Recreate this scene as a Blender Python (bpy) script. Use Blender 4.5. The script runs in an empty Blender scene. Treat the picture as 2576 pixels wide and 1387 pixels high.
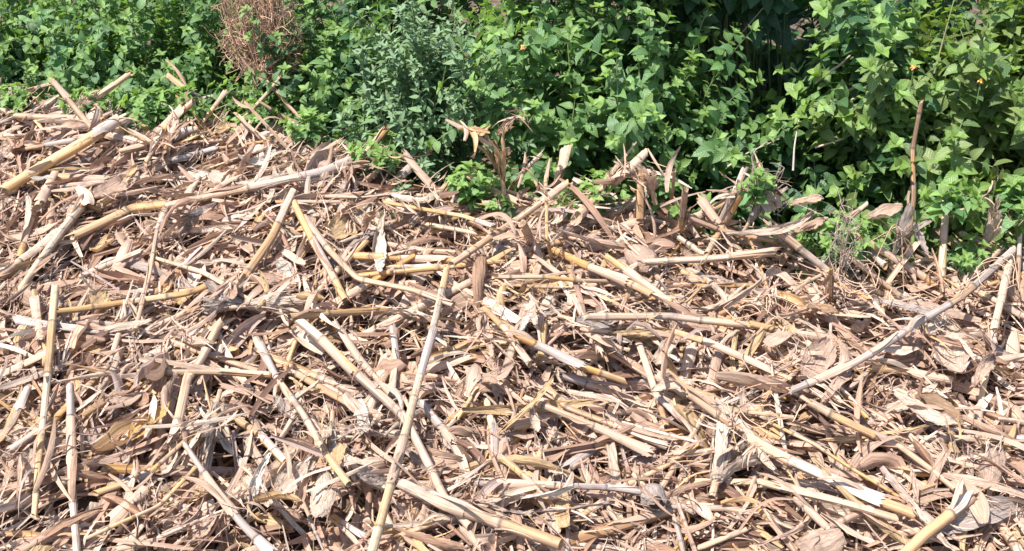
import bpy, math, random
import numpy as np

# ------------------------------------------------------------------ camera, light, exposure
S = bpy.context.scene
PITCH = math.radians(27.0)
CAM = np.array([0.0, 0.0, 1.5])
FPX = 1288 / math.tan(math.radians(22.5))          # focal length in pixels of a 2576 px wide picture
cam_data = bpy.data.cameras.new("camera")
cam_data.sensor_width = 36.0
cam_data.lens = 18.0 / math.tan(math.radians(22.5))
cam_data.clip_end = 500.0
cam_data.clip_start = 0.05
cam = bpy.data.objects.new("camera", cam_data)
S.collection.objects.link(cam)
cam.location = CAM
cam.rotation_euler = (math.pi / 2 - PITCH, 0, 0)
S.camera = cam

SUN_DIR = np.array([-0.37, -0.27, 0.89])             # towards the sun: high, from the left
SUN_DIR /= np.linalg.norm(SUN_DIR)
SUN_EL = math.asin(SUN_DIR[2])
SUN_ROT = math.atan2(SUN_DIR[0], SUN_DIR[1])
W = bpy.data.worlds.new("World")
S.world = W
W.use_nodes = True
wn = W.node_tree.nodes
sky = wn.new("ShaderNodeTexSky")
sky.sky_type = 'NISHITA'
sky.sun_disc = False
sky.sun_elevation = SUN_EL
sky.sun_rotation = SUN_ROT
bg = wn["Background"]
bg.inputs["Strength"].default_value = 0.13
W.node_tree.links.new(sky.outputs[0], bg.inputs["Color"])
sd = bpy.data.lights.new("sun", 'SUN')
sd.energy = 5.0
sd.angle = math.radians(0.5)
sd.color = (1.0, 0.96, 0.91)
sun = bpy.data.objects.new("sun", sd)
S.collection.objects.link(sun)
from mathutils import Vector
sun.rotation_euler = Vector(-SUN_DIR).to_track_quat('-Z', 'Y').to_euler()
sun.location = (-2, 0, 5)
S.view_settings.view_transform = 'Standard'
S.view_settings.look = 'None'
S.view_settings.exposure = 0.86
S.view_settings.gamma = 1.0

rng = np.random.default_rng(11)
random.seed(11)
COL = S.collection


# ------------------------------------------------------------------ mesh helpers
class MB:
    """collects quad grids and links them as ONE mesh object"""
    def __init__(self):
        self.v, self.f, self.u, self.c, self.n = [], [], [], [], 0

    def grid(self, P, uv, col, closed=False):
        """P (..., n, m, 3): a batch of grids; closed joins the last column to the first"""
        P = np.asarray(P, float)
        if P.ndim == 3:
            P = P[None]; uv = np.asarray(uv)[None]; col = np.asarray(col)
            if col.ndim == 3: col = col[None]
        B, n, m, _ = P.shape
        uv = np.broadcast_to(uv, (B, n, m, 2))
        if col.ndim == 1: col = np.broadcast_to(col, (B, n, m, 3))
        elif col.ndim == 2: col = np.broadcast_to(col[:, None, None, :], (B, n, m, 3))
        col = np.broadcast_to(col, (B, n, m, 3))
        idx = np.arange(n * m).reshape(n, m)
        if closed: idx = np.concatenate([idx, idx[:, :1]], 1)
        q = np.stack([idx[:-1, :-1], idx[:-1, 1:], idx[1:, 1:], idx[1:, :-1]], -1).reshape(-1, 4)
        q = (q[None] + (np.arange(B) * n * m)[:, None, None]).reshape(-1, 4) + self.n
        self.v.append(P.reshape(-1, 3)); self.u.append(uv.reshape(-1, 2)); self.c.append(col.reshape(-1, 3))
        self.f.append(q); self.n += B * n * m

    def build(self, name, mat, parent=None, origin=None, smooth=True):
        v = np.concatenate(self.v); f = np.concatenate(self.f)
        u = np.concatenate(self.u); c = np.concatenate(self.c)
        if parent is not None: origin = np.array(parent["_o"])
        if origin is None: origin = np.zeros(3)
        origin = np.asarray(origin, float)
        me = bpy.data.meshes.new(name)
        me.vertices.add(len(v)); me.vertices.foreach_set("co", (v - origin).astype(np.float32).ravel())
        me.loops.add(f.size); me.loops.foreach_set("vertex_index", f.astype(np.int32).ravel())
        me.polygons.add(len(f))
        me.polygons.foreach_set("loop_start", np.arange(0, f.size, 4, dtype=np.int32))
        me.polygons.foreach_set("use_smooth", np.full(len(f), smooth))
        a = me.attributes.new("tint", 'FLOAT_COLOR', 'POINT')
        a.data.foreach_set("color", np.concatenate([c, np.ones((len(c), 1))], 1).astype(np.float32).ravel())
        b = me.attributes.new("grain", 'FLOAT_VECTOR', 'POINT')
        b.data.foreach_set("vector", np.concatenate([u, np.zeros((len(u), 1))], 1).astype(np.float32).ravel())
        me.update(calc_edges=True)
        me.materials.append(mat)
        o = bpy.data.objects.new(name, me)
        COL.objects.link(o)
        if parent is not None: o.parent = parent
        else: o.location = origin
        o["_o"] = [float(t) for t in origin]
        return o


def empty(name, loc):
    o = bpy.data.objects.new(name, None)
    o.empty_display_size = 0.05
    COL.objects.link(o)
    o.location = loc
    o["_o"] = [float(t) for t in loc]
    return o


def tag(o, label=None, cat=None, group=None, kind=None):
    if label: o["label"] = label
    if cat: o["category"] = cat
    if group: o["group"] = group
    if kind: o["kind"] = kind


def nrm(a):
    return a / np.maximum(np.linalg.norm(a, axis=-1, keepdims=True), 1e-9)


# ------------------------------------------------------------------ materials
def new_mat(name):
    m = bpy.data.materials.new(name)
    m.use_nodes = True
    nt = m.node_tree
    for n in list(nt.nodes): nt.nodes.remove(n)
    return m, nt


def node(nt, t, **kw):
    n = nt.nodes.new(t)
    for k, v in kw.items(): setattr(n, k, v)
    return n


def fibre_mat(name, sx, sy, lo, hi, rough, transl, bump, spot=0.5):
    """dry plant tissue: attribute colour x streaks running along the grain"""
    m, nt = new_mat(name); L = nt.links.new
    out = node(nt, "ShaderNodeOutputMaterial")
    pr = node(nt, "ShaderNodeBsdfPrincipled")
    at = node(nt, "ShaderNodeAttribute", attribute_name="tint")
    gr = node(nt, "ShaderNodeAttribute", attribute_name="grain")
    mp = node(nt, "ShaderNodeVectorMath", operation='MULTIPLY'); mp.inputs[1].default_value = (sx, sy, 1)
    L(gr.outputs["Vector"], mp.inputs[0])
    n1 = node(nt, "ShaderNodeTexNoise"); n1.inputs["Scale"].default_value = 1.0; n1.inputs["Detail"].default_value = 4
    n1.inputs["Roughness"].default_value = 0.65
    L(mp.outputs[0], n1.inputs["Vector"])
    r1 = node(nt, "ShaderNodeMapRange"); r1.inputs["From Min"].default_value = .3; r1.inputs["From Max"].default_value = .7
    r1.inputs["To Min"].default_value = lo; r1.inputs["To Max"].default_value = hi
    L(n1.outputs["Fac"], r1.inputs["Value"])
    mul = node(nt, "ShaderNodeMix", data_type='RGBA', blend_type='MULTIPLY'); mul.inputs[0].default_value = 1
    L(at.outputs["Color"], mul.inputs[6]); L(r1.outputs[0], mul.inputs[7])
    # weathered blotches: mould and dirt
    tc = node(nt, "ShaderNodeTexCoord")
    n2 = node(nt, "ShaderNodeTexNoise"); n2.inputs["Scale"].default_value = 34; n2.inputs["Detail"].default_value = 5
    L(tc.outputs["Object"], n2.inputs["Vector"])
    r2 = node(nt, "ShaderNodeMapRange"); r2.inputs["From Min"].default_value = .56; r2.inputs["From Max"].default_value = .72
    r2.inputs["To Max"].default_value = spot
    L(n2.outputs["Fac"], r2.inputs["Value"])
    mx = node(nt, "ShaderNodeMix", data_type='RGBA'); L(r2.outputs[0], mx.inputs[0])
    L(mul.outputs[2], mx.inputs[6]); mx.inputs[7].default_value = (.17, .12, .095, 1)
    L(mx.outputs[2], pr.inputs["Base Color"])
    pr.inputs["Roughness"].default_value = rough
    pr.inputs["Specular IOR Level"].default_value = .35
    bp = node(nt, "ShaderNodeBump"); bp.inputs["Strength"].default_value = bump; bp.inputs["Distance"].default_value = .004
    L(n1.outputs["Fac"], bp.inputs["Height"]); L(bp.outputs[0], pr.inputs["Normal"])
    if transl > 0:
        tr = node(nt, "ShaderNodeBsdfTranslucent"); L(mx.outputs[2], tr.inputs["Color"])
        ms = node(nt, "ShaderNodeMixShader"); ms.inputs[0].default_value = transl
        L(pr.outputs[0], ms.inputs[1]); L(tr.outputs[0], ms.inputs[2]); L(ms.outputs[0], out.inputs[0])
    else:
        L(pr.outputs[0], out.inputs[0])
    return m


def green_mat(name, rough=.42, transl=.28, vein=.35, spec=.5):
    m, nt = new_mat(name); L = nt.links.new
    out = node(nt, "ShaderNodeOutputMaterial")
    pr = node(nt, "ShaderNodeBsdfPrincipled")
    at = node(nt, "ShaderNodeAttribute", attribute_name="tint")
    gr = node(nt, "ShaderNodeAttribute", attribute_name="grain")
    sp = node(nt, "ShaderNodeSeparateXYZ"); L(gr.outputs["Vector"], sp.inputs[0])
    ab = node(nt, "ShaderNodeMath", operation='ABSOLUTE'); L(sp.outputs[0], ab.inputs[0])
    m1 = node(nt, "ShaderNodeMath", operation='MULTIPLY_ADD'); L(ab.outputs[0], m1.inputs[0]); m1.inputs[1].default_value = -2.2
    m2 = node(nt, "ShaderNodeMath", operation='MULTIPLY'); L(sp.outputs[1], m2.inputs[0]); m2.inputs[1].default_value = 7.0
    L(m2.outputs[0], m1.inputs[2])
    fr = node(nt, "ShaderNodeMath", operation='PINGPONG'); L(m1.outputs[0], fr.inputs[0]); fr.inputs[1].default_value = .5
    mid = node(nt, "ShaderNodeMath", operation='LESS_THAN'); L(ab.outputs[0], mid.inputs[0]); mid.inputs[1].default_value = .07
    rr = node(nt, "ShaderNodeMapRange"); rr.inputs["From Max"].default_value = .5
    rr.inputs["To Min"].default_value = 1 + vein; rr.inputs["To Max"].default_value = 1 - vein * .4
    L(fr.outputs[0], rr.inputs["Value"])
    ad = node(nt, "ShaderNodeMath", operation='MULTIPLY_ADD'); L(mid.outputs[0], ad.inputs[0]); ad.inputs[1].default_value = vein
    L(rr.outputs[0], ad.inputs[2])
    mul = node(nt, "ShaderNodeMix", data_type='RGBA', blend_type='MULTIPLY'); mul.inputs[0].default_value = 1
    L(at.outputs["Color"], mul.inputs[6]); L(ad.outputs[0], mul.inputs[7])
    L(mul.outputs[2], pr.inputs["Base Color"])
    pr.inputs["Roughness"].default_value = rough
    pr.inputs["Specular IOR Level"].default_value = spec
    bp = node(nt, "ShaderNodeBump"); bp.inputs["Strength"].default_value = .5; bp.inputs["Distance"].default_value = .002
    L(fr.outputs[0], bp.inputs["Height"]); L(bp.outputs[0], pr.inputs["Normal"])
    tr = node(nt, "ShaderNodeBsdfTranslucent")
    tm = node(nt, "ShaderNodeMix", data_type='RGBA', blend_type='MULTIPLY'); tm.inputs[0].default_value = 1
    L(mul.outputs[2], tm.inputs[6]); tm.inputs[7].default_value = (1.5, 1.5, .6, 1)
    L(tm.outputs[2], tr.inputs["Color"])
    ms = node(nt, "ShaderNodeMixShader"); ms.inputs[0].default_value = transl
    L(pr.outputs[0], ms.inputs[1]); L(tr.outputs[0], ms.inputs[2]); L(ms.outputs[0], out.inputs[0])
    return m


def plain_mat(name, rough=.7):
    m, nt = new_mat(name); L = nt.links.new
    out = node(nt, "ShaderNodeOutputMaterial"); pr = node(nt, "ShaderNodeBsdfPrincipled")
    at = node(nt, "ShaderNodeAttribute", attribute_name="tint")
    tc = node(nt, "ShaderNodeTexCoord"); n = node(nt, "ShaderNodeTexNoise"); n.inputs["Scale"].default_value = 60
    L(tc.outputs["Object"], n.inputs["Vector"])
    r = node(nt, "ShaderNodeMapRange"); r.inputs["To Min"].default_value = .6; r.inputs["To Max"].default_value = 1.35
    L(n.outputs["Fac"], r.inputs["Value"])
    mul = node(nt, "ShaderNodeMix", data_type='RGBA', blend_type='MULTIPLY'); mul.inputs[0].default_value = 1
    L(at.outputs["Color"], mul.inputs[6]); L(r.outputs[0], mul.inputs[7]); L(mul.outputs[2], pr.inputs["Base Color"])
    pr.inputs["Roughness"].default_value = rough
    L(pr.outputs[0], out.inputs[0])
    return m


M_STALK = fibre_mat("dry_stalk_rind", 11, 3, .42, 1.22, .46, 0, .7, .6)
M_SHEATH = fibre_mat("dry_sheath", 30, 5, .58, 1.15, .62, .12, .6, .5)
M_LEAF = fibre_mat("dry_leaf_tissue", 12, 1.2, .45, 1.18, .62, .22, 1.0, .45)
M_LITTER = fibre_mat("shredded_litter", 9, 1.1, .48, 1.22, .62, .2, .8, .45)
M_PITH = fibre_mat("stalk_pith", 6, 6, .5, 1.2, .9, 0, .6, .6)
M_GREEN = green_mat("lantana_leaf", .47, .40, .35, .5)
M_SAGE = green_mat("sage_leaf", .55, .2, .3, .4)
M_STEM = plain_mat("green_stem", .6)
M_TWIG = plain_mat("dead_twig", .8)
M_PETAL = plain_mat("petal", .6)

PAL = dict(g=(.64, .385, .165), t=(.60, .395, .255), p=(.72, .535, .335), k=(.48, .39, .34),
           o=(.60, .325, .12), r=(.48, .285, .19), b=(.28, .165, .10), w=(.80, .70, .55))
PAL = {k: np.array(v) for k, v in PAL.items()}
CNAME = dict(g="golden", t="tan", p="pale", k="grey", o="orange", r="reddish", b="brown", w="whitish")
LITTER_COLS = np.array([(.62, .420, .300), (.69, .490, .365), (.55, .350, .245), (.78, .615, .480), (.42, .250, .170),
                        (.68, .440, .230), (.50, .37, .31), (.24, .135, .095)])
LITTER_P = np.array([.20, .20, .15, .20, .08, .07, .06, .04])


# ------------------------------------------------------------------ heap surface and pixel -> point
def ray(u, v):
    dx, dy = (u - 1288) / FPX, (693.5 - v) / FPX
    d = np.array([dx, math.cos(PITCH) + dy * math.sin(PITCH), -math.sin(PITCH) + dy * math.cos(PITCH)])
    return d


def project(p):
    q = np.asarray(p, float) - CAM
    dep = q[1] * math.cos(PITCH) - q[2] * math.sin(PITCH)
    up = q[1] * math.sin(PITCH) + q[2] * math.cos(PITCH)
    return 1288 + FPX * q[0] / dep, 693.5 - FPX * up / dep, dep


SLOPE, H0 = .18, .10
EDGE_PX = [(-500, 255), (0, 270), (200, 290), (330, 345), (430, 345), (520, 300), (700, 330), (800, 400), (960, 455),
           (1180, 500), (1330, 500), (1460, 520), (1700, 540), (1830, 590), (1990, 620), (2080, 690), (2240, 690),
           (2420, 680), (2576, 650), (3100, 640)]
_ex, _ey = [], []
for (u, v) in EDGE_PX:
    d = ray(u, v)
    t = (H0 - 1.5 * SLOPE - CAM[2]) / (d[2] - SLOPE * d[1])
    _ex.append(d[0] * t); _ey.append(d[1] * t)
_o = np.argsort(_ex); EX = np.array(_ex)[_o]; EY = np.array(_ey)[_o]


def edge(x):
    return np.interp(x, EX, EY)


def lumps(x, y):
    return (.020 * np.sin(5.1 * x + 1.3 * y + .7) * np.cos(4.3 * y - 1.1 * x) + .016 * np.sin(9.7 * x - 3.1 * y + 2.0)
            + .014 * np.sin(8.3 * y + 4.7 * x + 1.0) + .010 * np.sin(17 * x + 5 * y) * np.sin(15 * y - 6 * x + .4))


HOLES = [(600, 1075, .085, .09), (1890, 640, .05, .05), (670, 1010, .05, .05), (780, 1230, .08, .04), (620, 640, .06, .04), (1330, 900, .09, .04),
         (1790, 660, .06, .05), (1650, 960, .1, .05), (2370, 1050, .08, .07), (1950, 1170, .07, .06), (1480, 1010, .1, .04),
         (760, 740, .05, .05), (240, 610, .06, .05), (2060, 1130, .08, .04), (950, 1260, .08, .05), (720, 1340, .1, .06),
         (430, 1170, .05, .05), (1110, 880, .08, .05), (2040, 1300, .06, .05)]
_holes = []
for (u, v, r, dpt) in HOLES:
    d = ray(u, v); t = (H0 - 1.5 * SLOPE - CAM[2]) / (d[2] - SLOPE * d[1])
    _holes.append((d[0] * t, d[1] * t, r, dpt))


def plane(x, y):
    return np.maximum(H0 + SLOPE * (y - 1.5), 0.0) + np.where(y < 1.2, 0, 0)


def smooth(a, b, x):
    t = np.clip((x - a) / (b - a), 0, 1); return t * t * (3 - 2 * t)


def heap(x, y, holes=True):
    x = np.asarray(x, float); y = np.asarray(y, float)
    z = plane(x, y) + lumps(x, y)
    if holes:
        for (hx, hy, r, dp) in _holes:
            z = z - 1.9 * dp * np.exp(-((x - hx) ** 2 + (y - hy) ** 2) / (r * r) * 1.6)
    e = edge(x)
    k = (1 - smooth(e + .02, e + .30, y)) * (1 - smooth(2.2, 3.0, np.abs(x))) * smooth(.75, 1.15, y)
    return z * k


_T = np.arange(1.2, 5.0, .01)


def on_heap(u, v, off=0.0, flat=True):
    d = ray(u, v)
    X = CAM[0] + d[0] * _T; Y = CAM[1] + d[1] * _T; Z = CAM[2] + d[2] * _T
    h = (plane(X, Y) + .6 * lumps(X, Y) if flat else heap(X, Y)) + off
    b = np.nonzero(Z < h)[0]
    i = b[0] if len(b) else len(_T) - 1
    if i == 0: i = 1
    a0, a1 = Z[i - 1] - h[i - 1], Z[i] - h[i]
    f = a0 / (a0 - a1) if a0 != a1 else .5
    t = _T[i - 1] + f * .01
    return CAM + d * t


def at_y(u, v, y):
    d = ray(u, v); return CAM + d * (y / d[1])


# height map of what already lies on the heap
HX0, HY0, HS = -2.4, 0.9, .012
HNX, HNY = int(4.8 / HS), int(3.4 / HS)
_gx, _gy = np.meshgrid(HX0 + HS * np.arange(HNX), HY0 + HS * np.arange(HNY), indexing='ij')
HM = heap(_gx, _gy)


def hm_get(P):
    i = np.clip(((P[:, 0] - HX0) / HS).round().astype(int), 0, HNX - 1)
    j = np.clip(((P[:, 1] - HY0) / HS).round().astype(int), 0, HNY - 1)
    return HM[i, j]


def hm_stamp(P, r):
    k = max(1, int(r / HS))
    for a in range(-k, k + 1):
        for b in range(-k, k + 1):
            i = np.clip(((P[:, 0] - HX0) / HS).round().astype(int) + a, 0, HNX - 1)
            j = np.clip(((P[:, 1] - HY0) / HS).round().astype(int) + b, 0, HNY - 1)
            np.maximum.at(HM, (i, j), P[:, 2] + r * .6)


def dense(P, step=.006):
    P = np.asarray(P, float); out = []
    for a, b in zip(P[:-1], P[1:]):
        n = max(2, int(np.linalg.norm(b - a) / step))
        out.append(a + (b - a) * np.linspace(0, 1, n, endpoint=False)[:, None])
    out.append(P[-1:]); return np.concatenate(out)


# ------------------------------------------------------------------ labels that single things out
LANDMARKS = [(650, 110, "the dead brown twig bush"), (110, 1000, "the bright golden steep stalk"),
             (1045, 1000, "the long steep stalk crossing the middle"), (1840, 1140, "the bulging pale ear husk"),
             (1650, 1260, "the small rounded husk"), (620, 770, "the twisted husk pair"), (2375, 600, "the upright yellow stalk"),
             (1930, 480, "the pale disc-shaped husk"), (1245, 370, "the folded standing husk"), (2310, 800, "the long diagonal pale stalk"),
             (600, 1075, "the dark hollow in the heap"), (870, 755, "the stalk with the open round end"),
             (1400, 1365, "the thick stalk with a dark pithy end"), (1205, 480, "the green sprig by the hedge"),
             (2110, 620, "the seedling clump"), (150, 390, "the thick stalk under the left thicket"),
             (1320, 810, "the curled white leaf"), (2400, 890, "the broad upright pale leaf"), (2060, 1360, "the rounded grey-pink leaf"),
             (2500, 1175, "the ribbed oval husk"), (960, 620, "the white papery leaf"), (650, 390, "the white curled ribbon leaf"),
             (1610, 650, "the swollen husk mid-heap"), (400, 1030, "the yellow crumpled leaf"), (1570, 835, "the pair of pointed husks"),
             (2430, 1290, "the stout stalk in the near corner"), (300, 1290, "the stout collared stalk"), (790, 1240, "the fan of broad leaves")]
USED = {}


def place_phrase(u, v, k=0):
    o = sorted(LANDMARKS, key=lambda l: (l[0] - u) ** 2 + (1.3 * (l[1] - v)) ** 2)
    l = o[k]
    dx, dy = u - l[0], v - l[1]
    dd = math.hypot(dx, dy)
    if dd < 35: rel = "against"
    elif abs(dx) > 1.2 * abs(dy): rel = "right of" if dx > 0 else "left of"
    else: rel = "in front of" if dy > 0 else "behind"
    return ("" if dd < 140 or rel == "against" else "well ") + rel + " " + l[2]


SHARED = []


def make_label(head, tail_options, u, v, fallback):
    """head: what it looks like, tail_options: further true details to try when the label is taken"""
    for k in range(4):
        for t in [""] + tail_options + [" ".join(tail_options)]:
            s = f"{head}{(' ' + t) if t else ''} {place_phrase(u, v, k)}"
            if len(s.split()) <= 16 and s not in USED:
                USED[s] = 1; return s
    for k in range(2):
        for words in ("another", "yet another", "one more"):
            s = f"{words} {head} {place_phrase(u, v, k)}"
            if s not in USED and len(s.split()) <= 16:
                USED[s] = 1; return s
    SHARED.append(head)
    return f"{head} {place_phrase(u, v, 0)}"


# ------------------------------------------------------------------ maize stalks
def frames(P):
    T = np.gradient(P, axis=0); T = nrm(T)
    ref = np.array([0, 0, 1.0]) if abs(T[0, 2]) < .9 else np.array([1.0, 0, 0])
    A = nrm(np.cross(T, ref)); B = np.cross(A, T)
    return T, A, B


def resample(P, n):
    P = np.asarray(P, float)
    s = np.concatenate([[0], np.cumsum(np.linalg.norm(np.diff(P, axis=0), axis=1))])
    # gentle smoothing of the polyline
    t = np.linspace(0, s[-1], n)
    Q = np.stack([np.interp(t, s, P[:, k]) for k in range(3)], 1)
    if len(P) > 2:
        for _ in range(max(2, n // 14)):
            Q[1:-1] = .25 * Q[:-2] + .5 * Q[1:-1] + .25 * Q[2:]
    return Q, s[-1]


def stalk_mesh(P, r0, r1, base, flags, rs):
    """one stalk: internodes with grooves, swollen dark node rings, cut or torn ends; returns parts' data"""
    P = np.asarray(P, float)
    L0 = np.linalg.norm(np.diff(P, axis=0), axis=1).sum()
    n = int(np.clip(L0 / .007, 14, 130))
    Q, L = resample(P, n)
    s = np.linspace(0, L, n)
    # slight natural crookedness
    T, A, B = frames(Q)
    Q = Q + A * (np.sin(s / L * math.pi * rs.uniform(1, 2.4) + rs.uniform(0, 6)) * L * .003)[:, None]
    r = np.interp(s, [0, L], [r0, r1])
    inter = np.clip(r0 * rs.uniform(13, 18), .05, .2)
    nodes = []
    x = rs.uniform(.25, .9) * inter
    while x < L - .012:
        nodes.append(x); x += inter * rs.uniform(.85, 1.25)
    # insert rings at nodes
    extra = np.concatenate([[q - .005, q - .002, q, q + .002, q + .006] for q in nodes]) if nodes else np.zeros(0)
    ss = np.unique(np.concatenate([s, np.clip(extra, 0, L)]))
    Q = np.stack([np.interp(ss, s, Q[:, k]) for k in range(3)], 1)
    r = np.interp(ss, s, r); s = ss; n = len(s)
    T, A, B = frames(Q)
    m = 12 if r0 > .0045 else 8
    ph = np.linspace(0, 2 * math.pi, m, endpoint=False)
    bump = np.zeros(n); dark = np.zeros(n); pale = np.zeros(n)
    for q in nodes:
        bump += .22 * np.exp(-((s - q) / .0045) ** 2)
        dark = np.maximum(dark, np.exp(-((s - q) / .0028) ** 2))
        pale = np.maximum(pale, .6 * np.exp(-((s - q - .007) / .006) ** 2))
    seg = np.searchsorted(nodes, s) if nodes else np.zeros(n, int)
    groove_ph = rs.uniform(0, 6.28)
    gr = 1 - .10 * np.exp(-((np.angle(np.exp(1j * (ph[None] - groove_ph - math.pi * (seg[:, None] % 2)))) / .45) ** 2))
    ecc = 1 + .07 * np.cos(2 * (ph - rs.uniform(0, 3)))
    rr = r[:, None] * (1 + bump[:, None]) * gr * ecc[None] * (1 + rs.normal(0, .012, (n, m)))
    split = 'x' in flags
    if split:                                       # torn open lengthwise: a trough of rind with its inner face
        h = m // 2; arc = rs.uniform(2.6, 4.2); c0 = rs.uniform(0, 6.28)
        a_ = c0 + np.linspace(-.5, .5, h) * arc
        ph = np.concatenate([a_, a_[::-1]])
        rr = r[:, None] * (1 + bump[:, None]) * np.concatenate([np.ones(h), np.full(h, .78)])[None] * (1 + rs.normal(0, .02, (n, m)))
    V = Q[:, None] + rr[..., None] * (np.cos(ph)[None, :, None] * A[:, None] + np.sin(ph)[None, :, None] * B[:, None])
    # ends: torn (jagged) or cut (slanted)
    for end, sgn in ((0, -1), (n - 1, 1)):
        style = 'c' if ('c' in flags and end > 0) or ('C' in flags and end == 0) else ('j' if rs.random() < .5 else 's')
        if style == 'j':
            j = np.abs(rs.normal(0, 1.1, m)) * r[end] * 1.2
        elif style == 's':
            j = (np.cos(ph - rs.uniform(0, 6)) + 1) * r[end] * rs.uniform(.3, 1.1)
        else:
            j = (np.cos(ph - rs.uniform(0, 6)) + 1) * r[end] * .25
        V[end] = V[end] + sgn * T[end][None] * j[:, None]
    segcol = []
    for k in range(len(nodes) + 1):
        c = base.copy()
        z = rs.random()
        if z < .18: c = .55 * c + .45 * PAL['k'] * 1.1
        elif z < .36: c = .6 * c + .4 * np.array([.64, .45, .33])
        elif z < .62: c = .5 * c + .5 * PAL['o']
        segcol.append(c * rs.uniform(.85, 1.1))
    segcol = np.array(segcol)[seg]
    col = segcol * (1 - .72 * dark[:, None]) + 0
    col = col * (1 - .35 * pale[:, None]) + .35 * pale[:, None] * np.array([.62, .55, .46])
    col = np.broadcast_to(col[:, None], (n, m, 3)) * (1 + .08 * rs.normal(0, 1, (1, m, 1)))
    # a grey weathered side
    wside = np.clip(np.cos(ph - rs.uniform(0, 6.28)), 0, 1)[None, :, None] * rs.uniform(0, .38)
    col = col * (1 - wside) + wside * np.array([.42, .36, .32])
    off = rs.uniform(0, 90, 2)
    uv = np.stack(np.broadcast_arrays(ph[None] / 6.2832 + off[0], s[:, None] * 1.0 + off[1]), -1)
    ends = []
    for end, sgn in (() if split else ((0, -1), (n - 1, 1))):
        # thick wall lip, then the pith disc set back inside
        c0 = Q[end]
        rim = V[end]
        inn = c0 + (rim - c0) * .74
        pit = c0 + (rim - c0) * .70 - sgn * T[end] * r[end] * rs.uniform(.05, .4)
        mid = c0 + (rim - c0) * .02 - sgn * T[end] * r[end] * rs.uniform(-.1, .6)
        ends.append((np.stack([rim, inn, pit, mid]), base))
    return V, uv, col, ends, (Q, T, A, B, r, s, nodes, off)


def sheath_grid(geo, rs, base):
    Q, T, A, B, r, s, nodes, off = geo
    L = s[-1]
    start = rs.choice(nodes) if len(nodes) else rs.uniform(0, .4) * L
    ln = min(rs.uniform(.07, .17), L - start)
    if ln < .035:
        start = max(0, L - .12); ln = L - start
    flip = rs.random() < .4
    n, m = 14, 11
    t = np.linspace(0, 1, n)
    x = start + t * ln
    if flip: x = x[::-1]
    C = np.stack([np.interp(x, s, Q[:, k]) for k in range(3)], 1)
    a = np.stack([np.interp(x, s, A[:, k]) for k in range(3)], 1); b = np.stack([np.interp(x, s, B[:, k]) for k in range(3)], 1)
    tt = np.stack([np.interp(x, s, T[:, k]) for k in range(3)], 1) * (-1 if flip else 1)
    rad = np.interp(x, s, r)
    arc = rs.uniform(2.6, 4.6) * (1 - .35 * t ** 2)
    cen = rs.normal(math.pi / 2, .8)
    q = np.linspace(-.5, .5, m)
    ph = cen + arc[:, None] * q[None] + .25 * np.sin(t * 3 + rs.uniform(0, 6))[:, None]
    open_ = 1.07 + .10 * t[:, None] + rs.uniform(.05, .7) * t[:, None] ** 2 * (2 * np.abs(q[None])) ** 1.5 + .045 * np.sin(q[None] * 34 + rs.uniform(0, 6)) * t[:, None]
    R = rad[:, None] * open_ + .0006
    V = C[:, None] + R[..., None] * (np.cos(ph)[..., None] * a[:, None] + np.sin(ph)[..., None] * b[:, None])
    V[-1] += tt[-1][None] * (np.abs(rs.normal(0, .35, m)) * .03 * rs.uniform(.4, 1.6))[:, None]
    V[-2] += tt[-2][None] * (np.abs(rs.normal(0, .15, m)) * .015)[:, None]
    col = np.broadcast_to(base, (n, m, 3)) * rs.uniform(.9, 1.08) * (1 + .05 * rs.normal(0, 1, (1, m, 1)))
    uv = np.stack(np.broadcast_arrays(ph / 6.2832 + off[0] + 7, x[:, None] + off[1]), -1)
    return V, uv, col


STALK_GROUP = "dry maize stalks strewn over the heap"
N_STALK = 0


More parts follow.
